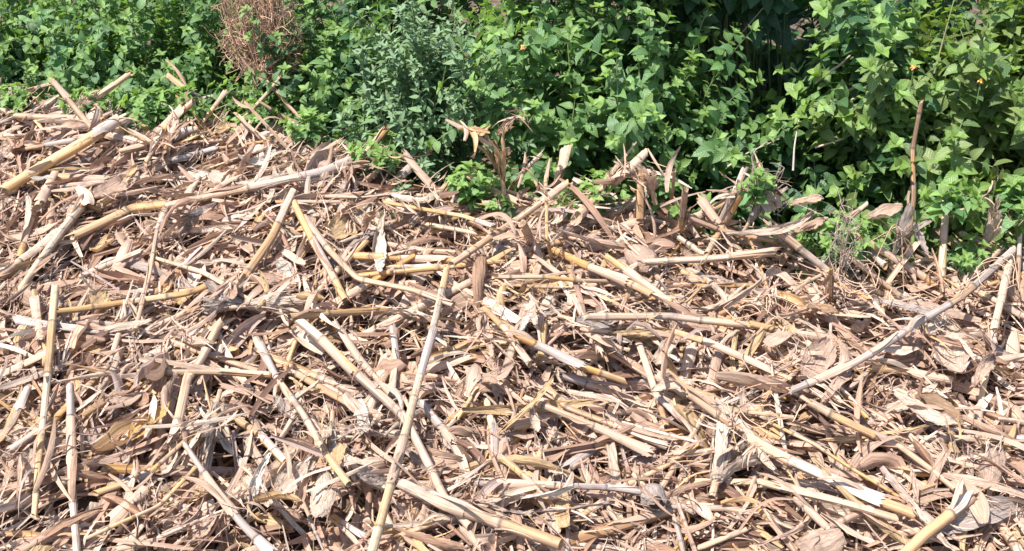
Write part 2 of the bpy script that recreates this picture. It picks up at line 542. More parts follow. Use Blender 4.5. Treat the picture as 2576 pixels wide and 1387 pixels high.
def add_stalk(P, r0, r1, c, flags="", label=None, rs=None, px=None):
    global N_STALK
    rs = rs or rng
    base = PAL[c] * rs.uniform(.93, 1.07)
    V, uv, col, ends, geo = stalk_mesh(P, r0, r1, base, flags, rs)
    mb = MB(); mb.grid(V, uv, col, closed=True)
    o = mb.build("maize_stalk", M_STALK, None, origin=geo[0][0])
    for E, b in ends:
        me = MB(); m = E.shape[1]
        cc = np.stack([b * .95, b * .8, PAL['p'] * .7, PAL['t'] * .7])[:, None] * np.ones((1, m, 1))
        u2 = np.stack(np.broadcast_arrays(np.cos(np.linspace(0, 6.283, m))[None] * np.array([[1], [.7], [.6], [.02]]),
                                          np.sin(np.linspace(0, 6.283, m))[None] * np.array([[1], [.7], [.6], [.02]])), -1)
        me.grid(E, u2, cc, closed=True)
        me.build("pith_end", M_PITH, o)
    ns = 0
    if 'n' not in flags:
        ns = 2 if 's' in flags and len(geo[6]) > 2 else (1 if 's' in flags or rs.random() < .75 else 0)
    if r0 < .0038: ns = 0
    for _ in range(ns):
        sc = np.array([.64, .45, .33]) if rs.random() < .7 else PAL['k'] * 1.2
        ms = MB(); ms.grid(*sheath_grid(geo, rs, sc * rs.uniform(.9, 1.15)))
        ms.build("leaf_sheath", M_SHEATH, o)
    if r0 > .0035 and rs.random() < .6:             # a strip of old leaf peeling off at a joint
        Q, T_, s_ = geo[0], geo[1], geo[5]
        x = rs.choice(geo[6]) if len(geo[6]) else rs.uniform(.2, .8) * s_[-1]
        k = int(np.clip(np.searchsorted(s_, x), 1, len(s_) - 2)); sg = 1 if rs.random() < .5 else -1
        ax = nrm(T_[k] * sg + rs.normal(0, .16, 3)); up = np.array([0, 0, 1.0]); yy = nrm(np.cross(up, ax)); zz = np.cross(ax, yy)
        Lr_ = rs.uniform(.05, .15)
        Pp, uvp = ribbons(1, np.array([Lr_]), np.array([rs.uniform(.006, .014)]), rs.normal(-.3, .5, 1), rs.normal(0, .8, 1), rs.normal(-.3, .3, 1), 9, 4, rs, .05, (.35, 0.), wave=.1)
        Pp = Pp[0] - Pp[0][0].mean(0)
        G = Q[k] + zz * r0 * .9 + Pp[..., 0:1] * ax + Pp[..., 1:2] * yy + Pp[..., 2:3] * zz
        mr = MB(); mr.grid(G, uvp[0], LITTER_COLS[rs.integers(0, 4)] * rs.uniform(.85, 1.1))
        mr.build("torn_leaf", M_LEAF, o)
    hm_stamp(dense(geo[0], .008), r0)
    u, v, _ = px or project(geo[0][len(geo[0]) // 2])
    p0, p1 = project(geo[0][0]), project(geo[0][-1])
    Lp = math.hypot(p1[0] - p0[0], p1[1] - p0[1])
    ln = "very long" if Lp > 480 else "long" if Lp > 250 else "short" if Lp > 120 else "stubby"
    th = "thick" if r0 > .0108 else "thin" if r0 < .0042 else "slim" if r0 < .0063 else ""
    ang = math.degrees(math.atan2(-(p1[1] - p0[1]), p1[0] - p0[0])) % 180
    ori = "level" if ang < 14 or ang > 166 else "rising" if ang < 62 else "steep" if ang < 118 else "falling"
    head = " ".join(w for w in (ln, th, ori, CNAME[c], "stalk") if w)
    opts = []
    opts.append("with torn sheath" if ns else "stripped bare")
    opts.append("with %d joints" % len(geo[6]) if len(geo[6]) > 1 else "with one joint" if geo[6] else "without joints")
    lab = label or make_label(head, opts, u, v, None)
    if label: USED[label] = 1
    tag(o, lab, "stalk", STALK_GROUP)
    N_STALK += 1
    return o, geo


def hero_stalk(txt):
    """'u,v u,v ... | width colour flags | label'"""
    f = txt.split("|")
    pts = [tuple(float(t) for t in q.split(",")) for q in f[0].split()]
    w = f[1].split()
    ww = [float(t) for t in w[0].split("-")]
    w0, w1 = ww[0], ww[-1]
    c = w[1]; flags = w[2] if len(w) > 2 else ""
    label = f[2].strip() if len(f) > 2 else None
    base = []
    for p in pts:
        if len(p) == 3: base.append((at_y(*p), True))
        else: base.append((on_heap(p[0], p[1], .012), False))
    dep = project(base[0][0])[2]; dep1 = project(base[-1][0])[2]
    r0 = .67 * w0 / 2 / FPX * dep; r1 = .67 * w1 / 2 / FPX * dep1
    # rest the stalk on what lies there already
    D = dense([b[0] for b in base])
    need = hm_get(D) + .6 * r0 - D[:, 2]
    h = len(need) // 2
    la = float(np.clip(np.percentile(need[:h], 88), -.01, .07)); lb = float(np.clip(np.percentile(need[h:], 88), -.01, .07))
    if math.hypot(pts[0][0] - pts[-1][0], pts[0][1] - pts[-1][1]) < 170: la = lb = .5 * (la + lb)
    P = []
    for i, (p, (b, fixed)) in enumerate(zip(pts, base)):
        f = i / (len(pts) - 1)
        P.append(b if fixed else on_heap(p[0], p[1], .012 + la + (lb - la) * f))
    rs = np.random.default_rng(int(abs(pts[0][0] * 7 + pts[0][1] * 13)) + 5)
    return add_stalk(P, r0, r1, c, flags, label, rs)


HEROES = """
0,310 109,269|12 k
40,292 240,302|24 t s
0,247,3.28 123,214,3.32|14 g
95,443 225,368|18 p
439,402 538,378|26 k s
541,375 681,354|11 g
303,381 365,366|20 t
351,293,3.22 419,272,3.24 535,242,3.3 596,235,3.32|13 k
426,194,3.2 494,247,3.12|24 t c|short pale stalk stub poking from the left thicket
232,243,3.14 258,302|18 o
497,252,3.1 575,320|5 p
654,258,3.1 732,306 775,330|12 t
671,204,3.15 770,317|12 b
612,303 684,221,3.12 715,177,3.2|13 g C|thin golden stalk leaning up against the dead brown bush
760,412 848,362|15 g
15,475 110,418 205,362 290,306|38 g s|thick golden jointed stalk lying under the left green thicket
368,409 395,362 426,306|16 g
415,378 446,308|17 b
0,697 95,630 155,580 222,492|34 t s
53,728 116,637 158,577 197,531|30 p
49,646 88,528|26 g
95,520 140,437|28 t s
193,591 334,524 440,512|32 g
432,517 560,487 685,461 817,432 970,371 1030,345|30 t s|very long tan stalk running up to the hedge above the middle
340,838 362,735 375,690 397,577 410,530 437,490|20-14 t s
597,725 685,595 722,517 740,481|32-28 t c|pale topped stalk rising from the twisted husks to a clean cut
745,521 763,559 791,616 837,693 868,752|26 g c|golden stalk ending in an open round cut end
772,553 830,630 903,704 921,706 1044,732 1135,767|24-20 t
742,797 847,788 974,781|28-24 g c
865,609 998,556|18 t
984,672 1086,672|16 p
970,510 1034,521 1167,545 1241,570|17 g
770,494 900,498 1016,486|13 t
977,616 1048,630 1146,637|22 t
1086,567 1195,587|20 g
1041,595 1104,528|24 k s
960,484 1049,409,2.86 1093,361,2.9|30 t c|splintered stalk sticking up into the sage green shrub
1135,665 1209,616 1301,552 1421,465,2.62|26 t C
1167,436,2.74 1226,472 1301,507|24 t
1267,479 1442,528|15 p
1280,478 1330,420,2.72 1361,390,2.76|14 g c
1398,475 1412,425,2.7 1422,382,2.76|26 k s|grey upright stalk half shaded under the hedge
1453,545 1516,482 1570,438,2.62 1622,386,2.66|44-28 t s|stout stalk with loose sheath propped up at the hedge foot
1316,567,2.42 1340,615 1370,672|36-24 t s|splintered stalk top standing out of the heap
1372,447,2.52 1377,602,2.36 1388,665|12 g
1256,697 1361,697 1460,707 1572,709|15 g
1240,715 1361,722 1430,724|12 t
1530,648 1593,693 1680,755|22 g
1400,633 1467,665 1572,707 1639,742|27 o s
1685,584 1766,637|22 p
1776,640 1822,567 1868,486,2.5|24 g C|golden stalk leaning up to the dark gap in the hedge
1744,553 1818,581 1941,606|20 r
1635,660 1783,651 1941,637|28 t s
1808,567 1850,479,2.56 1870,430,2.62|24 k
1730,577 1618,547|13 p
1612,447,2.6 1610,548|30 t s
1690,500 1697,430,2.56|13 t
1723,484,2.5 1714,570|26 t s
1832,612 1920,693 1943,760|8 t
1885,602 1920,690 1961,809|9 g
2018,718 2088,680|13 g
2091,676,2.24 2090,756|15 g c
2109,711 2186,753|12 o
1972,651 2007,602 2038,538,2.5|28-30 t s
2186,624 2225,668|24 g
2422,588,2.5 2509,633 2580,674|20 k
2450,728 2502,756 2590,806|20 p
2379,484,2.56 2377,566,2.5 2369,700,2.42|26 p c|upright pale yellow stalk standing before the green shrub
2317,262,2.74 2296,375,2.70 2299,496,2.62 2278,650,2.50|17-21 b|brown broken stalk standing upright inside the green shrub
1996,983 2130,927 2210,880 2316,806 2418,746 2541,637|26 k s|very long grey stalk climbing diagonally to the right edge
2548,630,2.42 2523,725 2502,823|26 p
2565,600,2.44 2560,720|16 k
1223,781 1272,830 1330,913|23 g
1309,851 1375,879 1457,920 1566,958|27 o
1367,823 1361,900|28 g c
1484,798 1685,795 1853,816 1941,827|26 t
1891,816 2007,841 2080,853|25 g s
1699,837 1783,862 1880,905 1975,951|25 o
2201,927 2289,937 2393,957|27 g c
2106,972 2180,1048|21 o
2486,916 2458,1062|24 p s
1326,1004 1362,1018 1499,1074 1633,1138|27 t s
1376,972 1425,1025 1555,1074 1678,1126|25 t
1661,948 1724,997|20 o
1654,997 1717,1057|18 p c
1940,948 2046,1018|18 t
2046,1018 2162,1078 2250,1118|28 t s
2324,1106 2436,1104 2585,1108|28 t s
1735,993 1847,1074 1942,1138|32 t s
1891,1106 1993,1162 2183,1250 2292,1290|38 t s|thick weathered stalk running toward the near right corner
1749,1212 1914,1213|26 p
1919,1215 2088,1257 2243,1302|27 t
2264,1124 2350,1187 2428,1252|24 t
2289,1092 2430,1233|13 p
1944,1067 2045,1115 2137,1177 2261,1250|13 g
2278,1392 2324,1345 2440,1257|46 t s|stout broad stalk with a joint in the near right corner
2499,907 2590,898|27 p
0,1103 30,1070 70,979|25 t
141,732 127,883 109,1032 95,1159 86,1293|30-22 p n|long bright yellow stalk lying steeply near the left edge
176,979 181,1096 180,1215 192,1392|30 k s|grey ragged stalk lying steeply beside the bright yellow one
548,823 510,898 472,955|32 t
472,955 436,1112|36 t s
151,784 183,781 327,760 467,739 562,704|22 g
25,797 116,814|17 o
88,742 105,858|30 r s
344,742 302,834 278,913|28-12 k
393,651 513,686 632,756|16 p
352,936 553,937 676,944|25 o c
563,972 632,992|22 r c
640,840 693,951 763,1043 823,1141 878,1217|22-26 p c
384,1182 542,1043|15 g
546,1018 647,1090 717,1163|30 g s
760,815 802,848 870,913 971,1004 1017,1050 1060,1140 1119,1258 1182,1324|36 t c|long thick jointed stalk falling through the middle to an open end
844,813 907,908 974,985|23 t
1121,677 1093,805 1055,951 1013,1124 964,1300 938,1392|24-36 p s|longest stalk, greyish and golden, lying steeply across the middle
988,827 998,911 985,997|28 k s
1066,1022 1140,1115|36 k s
1224,1008 1242,1089 1242,1152|30 p s
1154,1050 1200,979|19 g c
1260,1152 1326,1205 1386,1265|21 g
1203,1218 1333,1219 1538,1226 1615,1238|25 k s|level grey stalk broken open, in front of the small orange stub
1356,1145 1352,1205|26 t
1020,1222 1122,1271 1330,1342 1407,1370|46 t c|stout stalk with a broad dark pithy cut end at the front
1569,1226 1670,1175 1756,1120|26-12 g
1439,1314 1538,1250|24 t
1428,1272 1428,1392|16 k
1682,1275 1833,1279 1914,1296|17 k
1707,1271 1750,1392|17 r
1699,1310 1720,1392|18 k
1168,1331 1225,1396|21 t
841,1300 907,1346|19 o
816,1388 763,1268 714,1180|10-24 k
1891,1261 2010,1394|21 g
2007,1257 2081,1328|26 r
222,1353 401,1272 489,1180|14 g
486,1233 627,1254|14 p
468,1124 549,1240 612,1321 680,1392|20-38 k s
296,1305 366,1233|42 t c|stout short stalk with a pale collared end near the left front
246,1240 327,1212 380,1187|25 g
303,1382 382,1366|24 p
1569,1064 1759,1114|11 w n|bright white split stalk strip lying in front of the orange stub
1580,770 1680,740|10 g
2100,720 2180,740|11 t
"""


# ------------------------------------------------------------------ ribbons: leaves, shreds, fibres
def ribbons(N, L, Wd, curl, twist, cup, nseg, nac, rs, ridge=0., taper=(.35, .0), side=None, wave=0.):
    """local ribbons along +x, normals +z. all arrays length N. -> P[N,nseg+1,nac+1,3], uv"""
    s = np.linspace(0, 1, nseg + 1)
    L = np.broadcast_to(L, (N,)); Wd = np.broadcast_to(Wd, (N,))
    k2 = rs.normal(0, 1, N) * np.abs(curl) * .6
    th = curl[:, None] * (s - .5)[None] + k2[:, None] * np.sin(s * math.pi * 2)[None] * .5
    ds = (L / nseg)[:, None]
    cx = np.concatenate([np.zeros((N, 1)), np.cumsum(np.cos(th[:, :-1]) * ds, 1)], 1)
    cz = np.concatenate([np.zeros((N, 1)), np.cumsum(np.sin(th[:, :-1]) * ds, 1)], 1)
    cx -= cx.mean(1, keepdims=True); cz -= cz.mean(1, keepdims=True)
    sb = rs.normal(0, .25, N) if side is None else side
    cy = (sb * L)[:, None] * ((s - .5) ** 2)[None]
    Nn = np.stack([-np.sin(th), np.zeros_like(th), np.cos(th)], -1)
    Sd = np.broadcast_to(np.array([0, 1.0, 0]), Nn.shape)
    phi = rs.uniform(-.5, .5, N)[:, None] + twist[:, None] * (s - .5)[None]
    S2 = Sd * np.cos(phi)[..., None] + Nn * np.sin(phi)[..., None]
    N2 = -Sd * np.sin(phi)[..., None] + Nn * np.cos(phi)[..., None]
    a, b = taper
    w = Wd[:, None] * np.clip(a + (1 - a) * np.sin(np.clip(s * (1 - b * .3) + .03, 0, 1) * math.pi) ** .7, .04, 1)[None]
    q = np.linspace(-1, 1, nac + 1)
    lat = w[:, :, None] * .5 * q[None, None]
    nz = cup[:, None, None] * w[:, :, None] * (q ** 2)[None, None]
    if ridge: nz = nz + ridge * w[:, :, None] * np.sin(q * 11 + rs.uniform(0, 6, N)[:, None, None])
    if wave: nz = nz + wave * w[:, :, None] * (np.abs(q))[None, None] * np.sin(s[None, :, None] * rs.uniform(6, 14, N)[:, None, None] + np.sign(q)[None, None] * 1.3)
    C = np.stack([cx, cy, cz], -1)
    P = C[:, :, None] + S2[:, :, None] * lat[..., None] + N2[:, :, None] * nz[..., None]
    off = rs.uniform(0, 60, (N, 2))
    uv = np.stack(np.broadcast_arrays(q[None, None] * (Wd * 25)[:, None, None] + off[:, :1, None], s[None, :, None] * (L * 12)[:, None, None] + off[:, 1:, None]), -1)
    return P, uv


def place(P, c, yaw, pitch, roll):
    """rotate batches about x (roll), y (pitch), z (yaw) and move"""
    cr, sr = np.cos(roll), np.sin(roll); cp, sp = np.cos(pitch), np.sin(pitch); cy, sy = np.cos(yaw), np.sin(yaw)
    x, y, z = P[..., 0], P[..., 1], P[..., 2]
    e = lambda t: t[:, None, None]
    y, z = e(cr) * y - e(sr) * z, e(sr) * y + e(cr) * z
    x, z = e(cp) * x - e(sp) * z, e(sp) * x + e(cp) * z
    x, y = e(cy) * x - e(sy) * y, e(sy) * x + e(cy) * y
    return np.stack([x, y, z], -1) + c[:, None, None, :]


def slope_angles(yaw):
    return np.arctan(SLOPE * np.sin(yaw))


def litter_cols(n, rs, lo=.8, hi=1.15):
    return LITTER_COLS[rs.choice(len(LITTER_COLS), n, p=LITTER_P)] * rs.uniform(lo, hi, (n, 1))


def scatter(n, rs, back=.10, front=1.15):
    """points on the heap, denser towards nothing in particular"""
    x = rs.uniform(-2.0, 2.0, n); y = rs.uniform(front, 3.6, n)
    ok = y < edge(x) + back
    x, y = x[ok], y[ok]
    return x, y


def litter_batch(mb, n, rs, Lr, Wr, curl, cup, nseg, nac, zlo, zhi, tilt, ridge=0., dark=1., hm=False, back=.08, tuft=1):
    x, y = scatter(n // tuft, rs, back)
    yaw0 = rs.uniform(0, 6.283, len(x))
    lay = np.where(x < -.35 + rs.normal(0, .25, len(x)), rs.choice([1.0, .55, 1.6], len(x)), rs.choice([-.8, -.55, -.15, .9], len(x), p=[.4, .25, .15, .2])) + rs.normal(0, .3, len(x))
    yaw0 = np.where(rs.random(len(x)) < .6, lay, yaw0); cv0 = rs.normal(0, curl, len(x)); tz = rs.uniform(zlo, zhi, len(x))
    if tuft > 1:
        x, y, yaw0, cv0, tz = (np.repeat(q, tuft) for q in (x, y, yaw0, cv0, tz))
        x = x + rs.normal(0, .016, len(x)); y = y + rs.normal(0, .016, len(x))
        yaw0 = yaw0 + rs.normal(0, .22, len(x)); cv0 = cv0 + rs.normal(0, curl * .3, len(x)); tz = tz + rs.normal(0, .005, len(x))
    N = len(x)
    L = rs.uniform(*Lr, N) * rs.uniform(.6, 1.1, N); Wd = rs.uniform(*Wr, N)
    P, uv = ribbons(N, L, Wd, cv0, rs.normal(0, 1.1, N), rs.normal(0, cup, N), nseg, nac, rs, ridge, wave=.12 if nac > 1 else 0)
    yaw = yaw0
    z = (hm_get(np.stack([x, y], 1)) if hm else heap(x, y)) + tz
    Q = place(P, np.stack([x, y, z], 1), yaw, slope_angles(yaw) + rs.normal(0, tilt, N), rs.normal(0, .5, N))
    mb.grid(Q, uv, litter_cols(N, rs) * dark)


# ------------------------------------------------------------------ ground
def build_ground():
    xs = np.concatenate([-np.geomspace(60, 3.2, 14), np.linspace(-3, 3, 151), np.geomspace(3.2, 60, 14)])
    ys = np.concatenate([np.linspace(-12, .6, 10), np.linspace(.7, 5, 108), np.geomspace(5.2, 90, 16)])
    X, Y = np.meshgrid(xs, ys, indexing='ij')
    Z = heap(X, Y)
    e = edge(X)
    Z = Z - .055 * smooth(.0, .08, Z)
    Z = Z + .02 * np.sin(X * 2.3) * np.sin(Y * 1.9) * smooth(3.2, 5, np.hypot(X, Y))
    m, nt = new_mat("dark_soil"); L = nt.links.new
    out = node(nt, "ShaderNodeOutputMaterial"); pr = node(nt, "ShaderNodeBsdfPrincipled")
    tc = node(nt, "ShaderNodeTexCoord")
    n1 = node(nt, "ShaderNodeTexNoise"); n1.inputs["Scale"].default_value = 22; n1.inputs["Detail"].default_value = 8
    L(tc.outputs["Object"], n1.inputs["Vector"])
    cr = node(nt, "ShaderNodeValToRGB")
    cr.color_ramp.elements[0].position = .35; cr.color_ramp.elements[0].color = (.045, .028, .018, 1)
    cr.color_ramp.elements[1].position = .72; cr.color_ramp.elements[1].color = (.20, .13, .085, 1)
    L(n1.outputs["Fac"], cr.inputs[0]); L(cr.outputs[0], pr.inputs["Base Color"])
    pr.inputs["Roughness"].default_value = .95
    bp = node(nt, "ShaderNodeBump"); bp.inputs["Strength"].default_value = .8; bp.inputs["Distance"].default_value = .02
    L(n1.outputs["Fac"], bp.inputs["Height"]); L(bp.outputs[0], pr.inputs["Normal"]); L(pr.outputs[0], out.inputs[0])
    mb = MB(); mb.grid(np.stack([X, Y, Z], -1), np.stack([X, Y], -1), np.array([.1, .07, .05]))
    o = mb.build("ground", m)
    tag(o, kind="structure")


build_ground()

# ------------------------------------------------------------------ loose litter (nobody could count it): deep layer first
rl = np.random.default_rng(3)
lit = MB()
litter_batch(lit, 2000, rl, (.07, .18), (.018, .046), .9, .38, 8, 6, -.045, .008, .28, .07)
litter_batch(lit, 2600, rl, (.10, .28), (.008, .018), .25, .75, 7, 4, -.03, .014, .14, .03)
litter_batch(lit, 3000, rl, (.10, .30), (.008, .024), .8, .3, 8, 4, -.05, .006, .16, .06)
litter_batch(lit, 3200, rl, (.10, .32), (.003, .008), .5, .3, 7, 2, -.04, .012, .16)
litter_batch(lit, 12000, rl, (.06, .18), (.003, .009), .8, .3, 5, 2, -.045, .010, .25, tuft=10)
litter_batch(lit, 3000, rl, (.04, .13), (.002, .008), 1.0, .3, 4, 2, -.04, .012, .35)
litter_batch(lit, 9000, rl, (.05, .17), (.001, .0025), 1.4, .0, 5, 1, -.03, .02, .3, tuft=6)

# ------------------------------------------------------------------ filler stalks, low in the heap
rf = np.random.default_rng(21)
hero_lines = [l for l in HEROES.strip().splitlines() if l.strip()]
N_FILL = 262 - len(hero_lines)
placed = 0; spots = []
while placed < N_FILL:
    u, v = rf.uniform(-40, 2616), rf.uniform(270, 1420)
    p = on_heap(u, v, 0)
    if p[1] > edge(p[0]) - .05 or p[1] < 1.45: continue
    if any((a - u) ** 2 + (b - v) ** 2 < 55 ** 2 for a, b in spots): continue
    spots.append((u, v))
    Ls = rf.uniform(.07, .34)
    yaw = rf.choice([-.75, .5, 1.15, 0.1]) + rf.normal(0, .45)
    d = np.array([math.cos(yaw), math.sin(yaw)])
    a = p[:2] - d * Ls / 2; b = p[:2] + d * Ls / 2
    r = rf.uniform(.0048, .0105) if rf.random() < .75 else rf.uniform(.0028, .0048)
    za = float(heap(a[0], a[1])); zb = float(heap(b[0], b[1]))
    if b[1] > edge(b[0]) or a[1] > edge(a[0]): za = zb = float(heap(p[0], p[1]))
    z0 = rf.uniform(-.004, .020)
    P = [np.array([a[0], a[1], za + z0 + rf.normal(0, .01)]), np.array([b[0], b[1], zb + z0 + rf.normal(0, .01)])]
    add_stalk(P, r, r * rf.uniform(.8, 1), rf.choice(list("gotttrpkor")), "xn" if rf.random() < .3 else "", None, rf)
    placed += 1

N_LEAN = 34
for k in range(N_LEAN):
    u = 60 + 2480 * (k + rf.uniform(.1, .9)) / N_LEAN
    v = np.interp(u, [q[0] for q in EDGE_PX], [q[1] for q in EDGE_PX]) + rf.uniform(15, 60)
    p = on_heap(u, v, -.01)
    Ls = rf.uniform(.10, .24); tilt = rf.uniform(.15, .7); az = rf.choice([.4, .8, 2.3, 2.7]) + rf.normal(0, .3)
    d = np.array([math.cos(az) * math.cos(tilt), .5 * math.sin(az) * math.cos(tilt), math.sin(tilt)])
    r = rf.uniform(.0045, .0105)
    add_stalk([p - d * .05, p + d * Ls], r, r * .9, rf.choice(list("gttrpko")), "xn" if rf.random() < .25 else "s", None, rf)

# ------------------------------------------------------------------ dry leaves lying low
LEAF_GROUP = "dry maize leaves and husks in the heap"
N_LEAF = 0


def add_leaf(P, uv, col, origin, head, opts, u, v, label=None, name="dry_leaf", cat="dry leaf"):
    global N_LEAF
    mb = MB(); mb.grid(P, uv, col)
    o = mb.build(name, M_LEAF, None, origin=origin)
    lab = label or make_label(head, opts, u, v, None)
    USED[lab] = 1
    tag(o, lab, cat, LEAF_GROUP); N_LEAF += 1
    return o


LEAF_TONES = [("pinkish", (.64, .445, .33)), ("pale", (.75, .585, .45)), ("brown", (.43, .265, .175)), ("straw", (.69, .475, .26)), ("greyish", (.55, .435, .375)),
              ("whitish", (.80, .72, .62))]


def random_leaves(n, rs, zlo, zhi, on_top, Lr, Wr):
    k = 0; mine = []
    while k < n:
        u, v = rs.uniform(-30, 2606), rs.uniform(260, 1410)
        p = on_heap(u, v, 0)
        if p[1] > edge(p[0]) + .02: continue
        if any((a - u) ** 2 + (b - v) ** 2 < 50 ** 2 for a, b in mine): continue
        mine.append((u, v))
        L = rs.uniform(*Lr); Wd = min(rs.uniform(*Wr), L * .42)
        curl, tw, cup = rs.normal(0, .9), rs.normal(0, 1.2), rs.normal(0, .4)
        P, uv = ribbons(1, np.array([L]), np.array([Wd]), np.array([curl]), np.array([tw]), np.array([cup]), 14, 8, rs, .03, (.3, .0), wave=.10)
        J = rs.normal(0, .0012, P.shape); P = P + J
        yaw = rs.uniform(0, 6.283, 1)
        z = float(hm_get(p[None])[0]) if on_top else float(heap(p[0], p[1]))
        c = np.array([[p[0], p[1], z + rs.uniform(zlo, zhi)]])
        Q = place(P, c, yaw, slope_angles(yaw) + rs.normal(0, .25, 1), rs.normal(0, .5, 1))
        nm, tone = LEAF_TONES[rs.choice(6, p=[.30, .22, .12, .16, .14, .06])]
        col = np.array(tone) * rs.uniform(.9, 1.1)
        wd = "broad" if Wd > .024 else "narrow" if Wd < .014 else ""
        cu = "curled" if abs(curl) > 1.2 else "twisted" if abs(tw) > 1.5 else "flat" if abs(curl) < .4 else "bent"
        sz = "long" if L > .23 else "small" if L < .14 else ""
        head = " ".join(w for w in (sz, wd, nm, cu, "dry leaf") if w)
        add_leaf(Q[0], uv[0], col, c[0], head, ["with cupped edges" if abs(cup) > .3 else "with ragged edges"], u, v)
        k += 1


random_leaves(120, np.random.default_rng(31), -.010, .010, False, (.14, .36), (.010, .030))

# ------------------------------------------------------------------ the stalks one can follow in the photo
TOP = ("15,475", "193,591", "432,517", "0,697", "53,728", "597,725", "151,784", "393,651", "340,838", "742,797", "745,521", "772,553", "770,494", "970,510", "1256,697",
       "1530,648", "1400,633", "1135,665", "141,732", "176,979", "1223,781", "1309,851", "1484,798", "1891,816", "1699,837", "1376,972", "1326,1004", "1996,983",
       "2548,630", "760,815", "844,813", "1735,993", "1919,1215", "2264,1124", "2046,1018", "1635,660",
       "1203,1218", "1020,1222", "640,840", "468,1124", "222,1353", "384,1182", "472,955", "1260,1152", "1121,677", "2278,1392", "1891,1106", "1569,1064", "1944,1067")
for line in hero_lines:
    if not line.startswith(TOP): hero_stalk(line)

# ------------------------------------------------------------------ husks and leaves one can follow in the photo
def hero_leaf(u1, v1, u2, v2, w, tone, curl, twist, cup, label, bow=0., lift=.02, name="dry_leaf", cat="dry leaf", roll=0., tip=.25, y1=None, y2=None, seed=0):
    rs = np.random.default_rng(int(u1 * 3 + v1 * 7) + seed)
    a = on_heap(u1, v1, lift) if y1 is None else at_y(u1, v1, y1)
    b = on_heap(u2, v2, lift) if y2 is None else at_y(u2, v2, y2)
    if y1 is None:
        za = hm_get(a[None])[0]; a = on_heap(u1, v1, max(lift, min(.07, za - heap(a[0], a[1]) + .006)))
    if y2 is None:
        zb = hm_get(b[None])[0]; b = on_heap(u2, v2, max(lift, min(.07, zb - heap(b[0], b[1]) + .006)))
    L = np.linalg.norm(b - a); c = (a + b) / 2
    wd = w / FPX * project(c)[2]
    P, uv = ribbons(1, np.array([L * (1 + .05 * abs(curl))]), np.array([wd]), np.array([curl]), np.array([twist]), np.array([cup]), 18, 10, rs, .025, (tip, .0), side=np.array([bow]), wave=.08)
    P = P + rs.normal(0, .0010, P.shape)
    x = nrm(b - a); toc = nrm(CAM - c)
    up = nrm(np.array([0, 0, 1.0]) * .75 + toc * .55)
    y = nrm(np.cross(up, x)); z = np.cross(x, y)
    cr, sr = math.cos(roll), math.sin(roll)
    y, z = cr * y + sr * z, -sr * y + cr * z
    Q = P[0][..., 0:1] * x + P[0][..., 1:2] * y + P[0][..., 2:3] * z + c
    col = np.array(tone)
    o = add_leaf(Q, uv[0], col, c, "", [], u1, v1, label, name, cat)
    hm_stamp(Q.reshape(-1, 3), .004)
    return o


